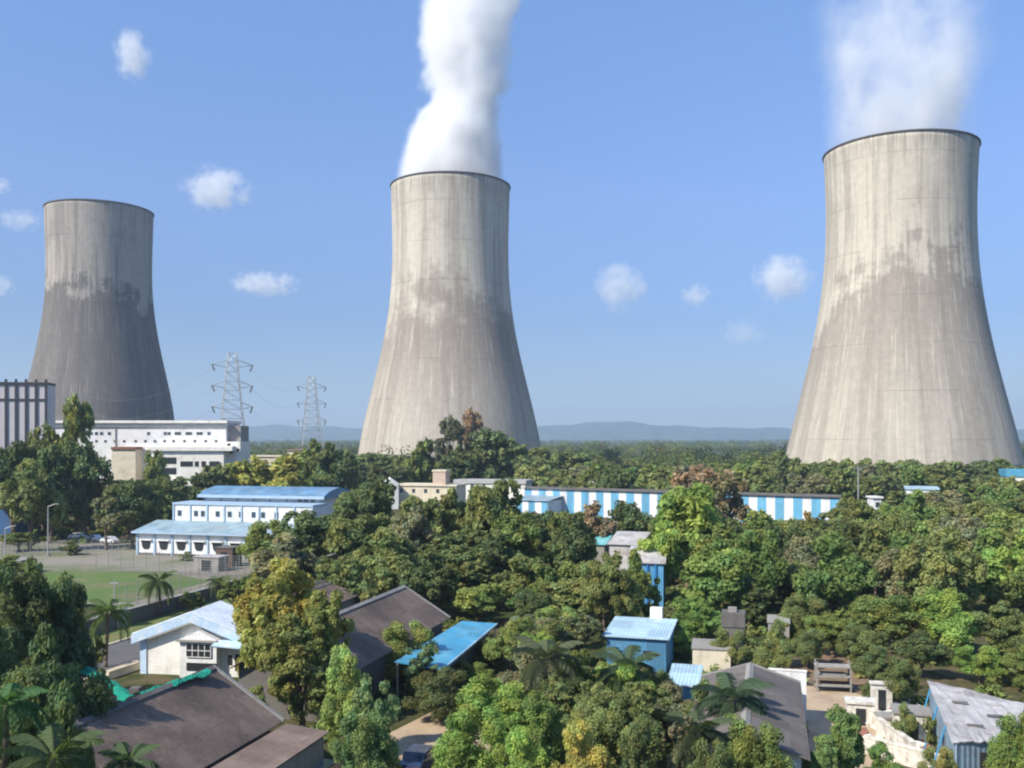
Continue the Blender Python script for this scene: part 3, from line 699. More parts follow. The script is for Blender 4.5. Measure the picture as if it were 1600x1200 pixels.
# blue sheds, centre right
def box_shed(label, px0, px1, pybase, H, D, wall, roof, rz, tilt=.5, over=.35, door=True, name='shed'):
    x0, y0 = W(px0, pybase); wd = (px1-px0)*y0/F
    t = thing(name, label, 'shed', (x0, y0, 0), rz)
    MB().prism([(0,0),(D,0),(D,H+tilt-.1),(0,H-.1)], 0, wd, 'x').build('wall', wall, t)
    MB().slab((-over,-over,H),(wd+over,-over,H),(wd+over,D+over,H+tilt+.05),(-over,D+over,H+tilt+.05),.12).build('roof', roof, t)
    if door:
        MB().box(wd*.3, wd*.3+.9, -.05, -.004, 0, 2.0).build('door', M('blue_door', (.05,.16,.32)), t)
        MB().box(wd*.62, wd*.62+.8, -.05, -.004, 1.2, 2.0).build('window', DARK, t)
    return t, wd
t_, wd = box_shed('blue sheet shed with a pale blue roof in the clearing right of centre', 948, 1040, 1046, 3.3, 6.4, SKYB, PALEB, R(-16), .5)
MB().box(3.2, 4.4, 6.6, 7.4, 0, 4.9).build('vent_stack', WHITE2, t_)
t_, wd = box_shed('tall blue sheet structure half hidden behind the bright green tree', 984, 1036, 946, 5.7, 5, SKYB, GALV, R(-12), 1.5, .3, False)
for i in range(4): MB().box(.1+i*1.05, .35+i*1.05, -.2, -.004, 0, 5.5).build('rib', M('deep_blue', (.03,.18,.42)), t_)
box_shed('shed with a weathered grey and pale blue roof left of the tall blue structure', 952, 1000, 920, 6.6, 6, GALV, GALV, R(-20), 1.2, .3, False)
box_shed('small hut with a turquoise tarpaulin roof among dry trees', 900, 945, 905, 5.6, 5, CONC, M('turquoise_tarp', (.12,.42,.44), (.5,.6,.6), .6, .6), R(-18), 1.0, .3, False)
box_shed('small pale blue roofed lean-to beside the grey curved roof', 1045, 1088, 1120, 2.6, 4.5, SKYB, PALEB, R(-15), .5, .2, False)
box_shed('cream plastered hut with a flat roof below the dark water tank', 1082, 1140, 1052, 2.4, 3.5, CREAM, CONC, R(-12), .1, .1, False)
box_shed('small hut with faded light blue roof in the dense trees at right', 1290, 1330, 950, 5.2, 5, WHITE2, PALEB, R(-15), .5, .3, False)
box_shed('pale concrete hut at the edge of the red earth clearing', 1200, 1232, 1010, 2.6, 3, CONC, CONC, R(-15), .2, .1, False)
t_ = thing('water_tower', 'dark square concrete water tank on a stained shaft', 'water tank', (*W(1146,1046), 0), R(-15))
MB().box(-1.0,1.0,-1.0,1.0,0,4.2).build('shaft', CONCD, t_); MB().box(-1.1,1.1,-1.1,1.1,4.2,5.5).build('tank', CONCD, t_); MB().box(-.5,.3,-.4,.4,5.5,5.9).build('hatch', CONC, t_)

# grey roof shed in the lower right
ug, vg_ = uv(*W(1172,1042,4.6))
gs = gable_shed('grey cement sheet roofed shed in the lower right beside the sandy path', ug-17, ug, vg_, 3.7, 4.7, 3.5, GREYS, WHITE2, CONC)
x_, y_ = W(1222, 1062, 3.4); MB
t_ = thing('parapet', 'white parapet wall at the far corner of the grey roofed shed', 'wall', (x_-.6, y_+.8, 0), -AX)
MB().box(-.2, 2.6, 0, .25, 0, 3.95).build('panel', WHITE, t_); MB().box(-.25, 2.65, -.05, .3, 3.95, 4.05).build('coping', WHITE2, t_)

# corrugated shed on the right
def zinc_shed():
    P = [Vector((*W(*q), q[2])) for q in ((1448,1062,3.6),(1602,1100,3.1),(1585,1158,2.8),(1488,1160,3.2))]
    c = sum(P, Vector())/4; t = thing('zinc_shed', 'shed with buckled weathered zinc roof and blue-grey sheet wall at the lower right', 'shed', (c.x, c.y, 0), -AX)
    inv = t.matrix_basis.inverted(); q = [inv @ p for p in P]; mb = MB(); n, m = 16, 10; rng = random.Random(4)
    for j in range(m+1):
        for i in range(n+1):
            p = (q[0].lerp(q[1], i/n)).lerp(q[3].lerp(q[2], i/n), j/m); mb.v.append((p.x, p.y, p.z+rng.uniform(-.05, .06)))
    N = len(mb.v); mb.v += [(a, b, z-.06) for a, b, z in mb.v[:N]]
    for j in range(m):
        for i in range(n):
            a = j*(n+1)+i; mb.f.append((a, a+1, a+n+2, a+n+1)); mb.f.append((a+N, a+n+1+N, a+n+2+N, a+1+N))
    mb.build('roof', GALV, t)
    w1 = MB(); a, b = q[0], q[3]; w1.add([(a.x+.2,a.y,0),(b.x+.2,b.y+.2,0),(b.x+.2,b.y+.2,b.z-.12),(a.x+.2,a.y,a.z-.12),(a.x+.3,a.y,0),(b.x+.3,b.y+.2,0),(b.x+.3,b.y+.2,b.z-.12),(a.x+.3,a.y,a.z-.12)],
        [(0,1,2,3),(7,6,5,4),(0,4,5,1),(1,5,6,2),(2,6,7,3),(3,7,4,0)]); w1.build('side_wall', M('blue_grey_sheet', (.28,.40,.50), (.20,.20,.20), .8, .7, .6, corr=(1, .25)), t)
    a, b = q[3], q[2]; w2 = MB(); w2.add([(a.x+.35,a.y+.3,0),(b.x,b.y+.3,0),(b.x,b.y+.3,b.z-.12),(a.x+.35,a.y+.3,a.z-.12),(a.x+.35,a.y+.42,0),(b.x,b.y+.42,0),(b.x,b.y+.42,b.z-.12),(a.x+.35,a.y+.42,a.z-.12)],
        [(0,1,2,3),(7,6,5,4),(0,4,5,1),(1,5,6,2),(2,6,7,3),(3,7,4,0)]); w2.build('front_wall', M('blue_grey_sheet', (1,1,1)), t)
    mx = a.lerp(b, .45); MB().box(mx.x-.9, mx.x+.9, mx.y+.16, mx.y+.24, 0, 2.3).build('doorway', DARK, t)
    for k in range(3):
        p = q[0].lerp(q[3], .2+.3*k); MB().tube((p.x-.05,p.y,p.z+.1),(p.x-1.1,p.y-.6,.2),.05).build('prop', M('blue_pole', (.05,.30,.55)), t)
    for (i, j) in ((.3,.35),(.42,.75),(.7,.5)):
        p = (q[0].lerp(q[1], i)).lerp(q[3].lerp(q[2], i), j); MB().box(p.x-.5,p.x+.5,p.y-.12,p.y+.12,p.z+.07,p.z+.16).build('loose_plank', CONCD, t)
zinc_shed()

def wallrun(label, pts, h, th, mat, cope=None, name='boundary_wall'):
    t = thing(name, label, 'wall', (pts[0][0], pts[0][1], 0)); ox, oy = pts[0]
    w_ = MB(); c_ = MB()
    for (a, b) in zip(pts, pts[1:]):
        d = Vector((b[0]-a[0], b[1]-a[1], 0)); n = Vector((-d.y, d.x, 0)).normalized()*th/2; A = Vector((a[0]-ox, a[1]-oy, 0)); B = A+d
        w_.prism([((A+n).x,(A+n).y),((A-n).x,(A-n).y),((B-n).x,(B-n).y),((B+n).x,(B+n).y)], 0, h, 'z')
        n2 = n*1.35; c_.prism([((A+n2).x,(A+n2).y),((A-n2).x,(A-n2).y),((B-n2).x,(B-n2).y),((B+n2).x,(B+n2).y)], h, h+.12, 'z')
    w_.build('masonry', mat, t); c_.build('coping', cope or mat, t); return t
wallrun('long low dark-faced boundary wall between the lawn path and the road', uvpoly([(88,-73.1),(120,-73.1),(172,-73.1)]), 1.7, .5, CONCD, CONC)
x_, y_ = xy(97.5, -73.0); t_ = thing('gate_pillar', 'white gate pillar at the end of the dark boundary wall', 'pillar', (x_-.4, y_-1.4, 0), -AX)
MB().box(-.6,.6,-.6,.6,0,2.5).build('shaft', WHITE, t_, bevel=.03); MB().box(-.72,.72,-.72,.72,2.5,2.7).build('cap', CONC, t_)
wallrun('low grey garden wall left of the white gabled house beside the grass', [W(168,1062),W(218,1045)], .6, .3, CREAM, KERB)
wallrun('white yard wall running across the bottom right corner', [W(1352,1178),W(1460,1208),W(1570,1222)], 1.2, .3, YARDW, YARDW)
wallrun('short white yard wall leaning towards the zinc shed', [W(1372,1150),W(1428,1192)], 1.3, .3, YARDW, YARDW)
wallrun('broken cream wall piece behind the rubble in the yard', [W(1325,1122),W(1392,1148)], 1.3, .35, YARDW, YARDW)
# small yard structures
def yard_box(label, px, py, wd, dp, h, m, rz, roof=None, name='yard_hut', cat='hut'):
    t = thing(name, label, cat, (*W(px, py), 0), rz)
    MB().box(-wd/2, wd/2, 0, dp, 0, h).build('wall', m, t); MB().box(-wd/2-.12, wd/2+.12, -.15, dp+.1, h, h+.14).build('slab', roof or m, t)
    MB().box(-wd*.18, wd*.18, -.06, -.004, .1, h*.8).build('doorway', DARK, t)
yard_box('tall narrow white wall stub standing in the yard', 1378, 1112, 1.6, .5, 2.2, YARDW, R(-10), name='wall_stub', cat='wall')
yard_box('white box-like outhouse behind the bush in the yard', 1345, 1135, 2.0, 1.6, 1.7, YARDW, R(-15))
yard_box('white open outhouse with a grey slab roof beside the zinc shed', 1425, 1165, 2.4, 2.2, 2.2, YARDW, R(-18), CONC)
yard_box('low white plastered store between the outhouses', 1398, 1150, 1.8, 1.2, 1.3, CREAM, R(5), CONC)
yard_box('grey plastered hut in front of the blue-roofed office', 322, 893, 4.6, 3.0, 2.3, CONC, -AX, GALV, 'outbuilding', 'building')
yard_box('dark brown shed against the blue-roofed office wall', 350, 886, 3.2, 3.0, 3.2, M('dark_brown_board', (.12,.08,.06)), -AX, CONCD, 'outbuilding', 'building')
yard_box('small pump house with a dark doorway at the left edge of the yard', 10, 898, 5.0, 3.5, 2.2, CONC, R(-8), CONC, 'pump_house', 'building')
# rubble pile: separate broken slabs
rng = random.Random(11)
for i in range(44):
    px, py = rng.uniform(1335, 1450), rng.uniform(1100, 1180); x_, y_ = W(px, py); s_ = rng.uniform(.3, .8)
    mb = MB().prism([(s_*rng.uniform(.6,1)*math.cos(a), s_*rng.uniform(.5,1)*math.sin(a)) for a in (0,1.1,2.3,3.3,4.4,5.4)], -.15, .2, 'z')
    o = mb.build('rubble_piece', (YARDW, CREAM, REDB, WHITE2)[i % 4], loc=(x_, y_, .25)); o.rotation_euler = (rng.uniform(-.5,.5), rng.uniform(-.5,.5), rng.uniform(0,6))
    tag(o, 'broken masonry slab in the rubble between the white yard walls', 'rubble', 'broken slabs in the yard rubble')
# rack of stacked timber
t_ = thing('scrap_rack', 'grey shelf rack stacked with scrap timber in the clearing', 'rack', (*W(1303,1082), 0), R(-10))
pm = MB().box(-.06,.06,-.06,.06,0,2.6).mesh('upright', CONC)
for sx in (-1.4, 1.4):
    for sy in (0, 1.2): inst('upright', pm, t_, (sx, sy, 0))
for z_ in (.5, 1.3, 2.1): MB().box(-1.5,1.5,-.1,1.3,z_,z_+.1).build('shelf', CONC, t_)
for i in range(14):
    z_ = (.62,1.42,2.22)[i % 3]; y0 = rng.uniform(0,1.1)
    o = MB().box(-rng.uniform(.8,1.6), rng.uniform(.8,1.6), y0, y0+.14, z_, z_+.12).build('timber', (BARK, CONC, GALV)[i % 3], None, loc=(*W(1303,1082), 0)); o.rotation_euler = (0,0,R(-10))
    tag(o, 'loose length of scrap timber lying on the grey shelf rack', 'timber', 'scrap timber on the rack')
x_, y_ = W(1120,1228)
t_ = thing('red_roof_shed', 'small red sheet roof peeking out of bushes at the bottom', 'shed', (x_, y_, 0), R(-5))
MB().box(-1.8,1.8,0,3,0,2.2).build('wall', CONC, t_); MB().slab((-2.1,-.3,2.3),(2.1,-.3,2.3),(2.1,3.3,2.9),(-2.1,3.3,2.9),.1).build('roof', M('red_sheet', (.28,.08,.07), (.18,.08,.07), .5, 1, .7, corr=(0,.25)), t_)

# ------------------------------------------------------------------ vehicles
def car(label, loc, rz, paint, group=None):
    t = thing('parked_car', label, 'car', loc, rz, group)
    prof = [(-2.1,.35),(-2.15,.75),(-1.95,.95),(-1.2,1.02),(-.75,1.42),(.75,1.46),(1.35,1.02),(2.0,.90),(2.15,.6),(2.1,.35)]
    mb = MB(); n = len(prof); vs = []
    for yy, sc_ in ((-.85,1), (-.74,1.0), (.74,1.0), (.85,1)):
        for x, z in prof:
            inset = 0 if z < 1.0 else (.14 if abs(yy) > .8 else 0)
            vs.append((x, yy*(1-inset), z-(.02 if abs(yy) > .8 else 0)))
    fs = [(k*n+i, k*n+(i+1) % n, (k+1)*n+(i+1) % n, (k+1)*n+i) for k in range(3) for i in range(n)]+[tuple(range(n)), tuple(range(4*n-1, 3*n-1, -1))]
    mb.add(vs, fs).build('body', paint, t, bevel=.05)
    for s_ in (-1, 1):
        MB().prism([(-1.05,1.03),(-.70,1.36),(.68,1.38),(1.15,1.03)], s_*.79, s_*.80, 'y').build('side_window', GLASS, t)
    MB().add([(.80,-.62,1.44),(.80,.62,1.44),(1.33,.70,1.05),(1.33,-.70,1.05),(.78,-.62,1.40),(.78,.62,1.40),(1.31,.70,1.01),(1.31,-.70,1.01)],[(0,1,2,3),(7,6,5,4),(0,4,5,1),(1,5,6,2),(2,6,7,3),(3,7,4,0)]).build('windscreen', GLASS, t)
    for x in (-1.3, 1.3):
        for s_ in (-1, 1):
            wl = MB().tube((x, s_*.66, .32), (x, s_*.88, .32), .33, n=18).build('wheel', TYRE, t); MB().tube((x, s_*.881, .32), (x, s_*.895, .32), .19, n=12).build('rim', STEEL, wl)
    for s_ in (-1, 1):
        MB().box(2.06,2.17,s_*.62-.15,s_*.62+.15,.66,.82).build('headlight', WHITE, t); MB().box(-2.18,-2.10,s_*.62-.14,s_*.62+.14,.70,.88).build('tail_light', M('red_lamp', (.35,.02,.02)), t)
    return t
car('dark blue car parked in the sandy courtyard at the bottom', (*W(655,1203), 0), R(75), CARBLUE)
car('silver grey car nosing out beside the paler lean-to roof', (*W(503,1228), 0), R(70), CARGREY)
cr = car('white car under the dark trees left of the office, nearest the office', (*W(172,849), 0), R(150), CARWHITE, 'cars under the dark trees')
for px, py, rz, lb in ((148,846,150,'white car under the dark trees, middle of the row'), (122,843,155,'white car under the dark trees, farthest left of the row')):
    c_ = copy_tree(cr, (*W(px, py), 0), R(rz)); c_['label'] = lb

# ------------------------------------------------------------------ poles and fence
def lamp(label, px, pyb, H, arm=1, grp='street lamps by the yard'):
    t = thing('street_lamp', label, 'street lamp', (*W(px, pyb), 0), 0, grp)
    MB().tube((0,0,0),(0,0,H),.15,.09).build('pole', STEEL, t)
    MB().tube((0,0,H),(arm*1.3,0,H+.5),.06).build('arm', STEEL, t)
    MB().box(min(arm*1.2,arm*2.0), max(arm*1.2,arm*2.0), -.16, .16, H+.4, H+.58).build('lamp_head', CONC, t, bevel=.03)
    MB().box(-.3,.3,-.3,.3,0,.5).build('base', CONC, t)
lamp('tall grey street lamp before the dark trees left of the office', 75, 869, 9.2)
lamp('street lamp near the left edge by the pump house', 8, 872, 5.4)
def mast(label, px, Y, toppy, r, name='mast'):
    x, z = XZ(px, toppy, Y); t = thing(name, label, 'mast', (x, Y, 0)); MB().tube((0,0,0),(0,0,z),r,r*.6).build('pole', STEEL, t)
    MB().box(-.5,.5,-.08,.08,z-.7,z-.55).build('crossbar', STEEL, t); MB().box(-.35,.35,-.35,.35,0,.4).build('footing', CONC, t)
mast('rusty thin mast rising from the trees right of the striped warehouse', 1341, 215, 728, .22)
mast('pale thin mast standing alone in the far forest', 1025, 620, 686, .3)
mast('thin white pole at the near corner of the lawn', 179, 118, 903, .07, 'pole')
mast('thin pole at the yard fence right of the curved palm', 330, 140, 892, .07, 'pole')
def fence(label, a, b, h, n, name='wire_fence'):
    ax, ay = W(*a); bx, by = W(*b); t = thing(name, label, 'fence', (ax, ay, 0), math.atan2(by-ay, bx-ax)); L = math.hypot(bx-ax, by-ay)
    pm = MB().tube((0,0,0),(0,0,h),.06,.05,6).mesh('post', CONC)
    for i in range(n+1): inst('post', pm, t, (L*i/n, 0, 0))
    w_ = MB()
    for k in range(9): w_.tube((0,0,.25+(h-.4)*k/8),(L,0,.25+(h-.4)*k/8),.018,n=3)
    for k in range(int(L/.5)): w_.tube((k*.5,0,.2),(k*.5,0,h-.1),.012,n=3)
    w_.build('mesh', STEEL, t)
fence('wire mesh fence along the far side of the yard under the dark trees', (-20,872), (215,858), 2.6, 22)
fence('tall wire fence between the lawn and the office', (150,892), (395,905), 3.6, 12)
fence('wire fence at the near side of the lawn by the palms', (178,952), (395,905), 3.2, 14)

# ------------------------------------------------------------------ vegetation
def leaves(rng, centres, radii, n, size, hollow=.5, droop=0.0, tint_amp=.35, aspect=.55):
    w_ = radii**2; idx = rng.choice(len(radii), n, p=w_/w_.sum())
    d = rng.normal(size=(n, 3)); d[:, 2] += .25; d /= np.linalg.norm(d, axis=1)[:, None]
    r = radii[idx]*(hollow+(1.08-hollow)*rng.random(n)**.6)
    pos = centres[idx]+d*r[:, None]*np.array([1, 1, .85])
    nor = d+rng.normal(size=(n, 3))*.55; nor[:, 2] += .6; nor /= np.linalg.norm(nor, axis=1)[:, None]
    t = np.cross(nor, rng.normal(size=(n, 3))); t[:, 2] -= droop; t /= np.linalg.norm(t, axis=1)[:, None]
    b = np.cross(nor, t); s = size*(.6+.8*rng.random(n))[:, None]
    V = np.stack([pos-t*s, pos+b*s*aspect, pos+t*s, pos-b*s*aspect], 1).reshape(-1, 3)
    lob = 1+tint_amp*(rng.random(len(radii))-.5)*1.2; hue = (rng.random(len(radii))-.5)
    k = lob[idx]*(.75+.5*rng.random(n)); h = hue[idx]
    col = np.stack([k*(1+.35*h), k, k*(1-.3*h), np.ones(n)], 1).repeat(4, 0)
    return V, col
def leaf_mesh(name, V, col, mat=LEAF):
    n = len(V)//4; m = bpy.data.meshes.new(name); m.vertices.add(len(V)); m.vertices.foreach_set('co', V.astype(np.float32).ravel())
    m.loops.add(4*n); m.loops.foreach_set('vertex_index', np.arange(4*n, dtype=np.int32))
    m.polygons.add(n); m.polygons.foreach_set('loop_start', np.arange(0, 4*n, 4, dtype=np.int32)); m.polygons.foreach_set('loop_total', np.full(n, 4, dtype=np.int32))
    a = m.color_attributes.new('tint', 'FLOAT_COLOR', 'POINT'); a.data.foreach_set('color', col.astype(np.float32).ravel())
    m.update(); m.validate(); m.materials.append(mat); return m
def proto(kind, seed, n, size):
    """crown 10 m high, about 8 m wide, trunk with limbs; returns crown mesh, trunk mesh"""
    rng = np.random.default_rng(seed); C0 = []; R0 = []
    if kind == 'round': K, cz, rx, rz_, rl = 13, 5.4, 2.9, 3.1, (1.0, 2.3)
    elif kind == 'dome': K, cz, rx, rz_, rl = 15, 5.0, 3.0, 3.5, (.9, 2.2)
    elif kind == 'tall': K, cz, rx, rz_, rl = 22, 5.3, 2.5, 4.0, (.85, 1.4)
    elif kind == 'airy': K, cz, rx, rz_, rl = 20, 6.2, 3.0, 3.2, (.55, 1.05)
    elif kind == 'bush': K, cz, rx, rz_, rl = 13, 4.2, 3.1, 4.0, (1.0, 2.3)
    elif kind == 'spire': K, cz, rx, rz_, rl = 18, 5.0, 1.6, 4.6, (.8, 1.4)
    for i in range(K):
        d = rng.normal(size=3); d /= np.linalg.norm(d); rr = rng.random()**.45
        p = np.array([d[0]*rx*rr, d[1]*rx*rr, cz+d[2]*rz_*rr])
        if kind in ('dome', 'tall', 'spire'):
            f = 1-.55*max(0, (p[2]-cz)/rz_)**1.5; p[:2] *= f
        if kind == 'spire': p[:2] *= 1-.6*(p[2]/10)
        p[2] = max(p[2], 1.2); C0.append(p); R0.append(rng.uniform(*rl)*(.8 if p[2] > cz+rz_*.6 else 1))
    cc, rr2 = [], []
    for p, r in zip(C0, R0):                    # clumps on every lobe
        for j in range(9):
            d = rng.normal(size=3); d[2] = d[2]*.8+.25; d /= np.linalg.norm(d)
            cc.append(p+d*r*.72); rr2.append(r*rng.uniform(.28, .55))
    cc = np.array(cc); rr2 = np.array(rr2); top = cc[:, 2]+rr2
    cc[:, 2] *= np.where(top > 10, 10/top, 1)
    V, col = leaves(rng, cc, rr2, n, size, .35 if kind != 'airy' else .2, .3, .5)
    V[:, 2] *= 10/np.percentile(V[:, 2], 99.6)
    tm = MB(); h = cz*.75; pr = None; prev = Vector((0,0,-.2)); r0 = .27
    for i in range(1, 6):
        q = Vector((.18*math.sin(i*1.3+seed), .18*math.cos(i*.9+seed), h*i/5)); tm.tube(prev, q, r0, r0*.84, 9); prev = q; r0 *= .84
    order = sorted(range(K), key=lambda i: -R0[i])[:10]
    for i in order:
        s_ = Vector((.1, .1, h*rng.uniform(.4, .98))); e = Vector(C0[i]); md = s_.lerp(e, .5)+Vector((0,0,.4))
        tm.tube(s_, md, .12, .08, 6); tm.tube(md, e, .08, .03, 5)
    return leaf_mesh('crown', V, col), tm.mesh('trunk', BARK, True)
KINDS = {}
for kind, seeds in (('round', (1,2,3,21)), ('dome', (4,5,22)), ('tall', (6,7,23)), ('airy', (8,9)), ('bush', (10,11)), ('spire', (12,))):
    for lod, (n, s) in enumerate(((26000, .145), (9000, .25), (3600, .40))):
        if kind == 'airy': n = int(n*.45)
        if kind == 'spire': n = int(n*.6)
        KINDS[kind, lod] = [proto(kind, sd, n, s) for sd in seeds]
trng = random.Random(77); placed = []
def tree(px, toppy, wpx, Y, kind, col, label, group=None, name='tree', cat='tree', x=None, h=None, wd=None):
    if x is None: x = (px-CX)/F*Y
    if h is None: h = XZ(0, toppy, Y)[1]
    if wd is None: wd = wpx*Y/F
    lod = 0 if Y < 105 else 1 if Y < 215 else 2
    cm, tm = trng.choice(KINDS[kind, lod])
    t = thing(name, label, cat, (x, Y, 0), trng.uniform(0, 6.28), group)
    nat = {'round': 8.0, 'dome': 8.2, 'tall': 6.6, 'airy': 7.2, 'bush': 8.4, 'spire': 4.6}[kind]
    s = (wd/nat*trng.uniform(.9,1.15), wd/nat*trng.uniform(.9,1.15), h/10)
    j = trng.uniform(.88, 1.12)
    q = 1.32 if tuple(col) in BASEC else 1.6
    inst('crown', cm, t, scale=s, color=(col[0]*j*q, col[1]*j*q, col[2]*j*q, 1)); inst('trunk', tm, t, scale=s)
    placed.append((x, Y, wd/2)); return t
DG = (.076,.098,.034); MG = (.125,.155,.036); OL = (.132,.150,.046); YG = (.225,.205,.045); BG = (.150,.215,.040); LG = (.190,.240,.062); GR = (.140,.140,.072); BR = (.200,.140,.085); FG = (.108,.130,.040)
BASEC = {DG, MG, OL, YG, BG, LG, GR, BR, FG}
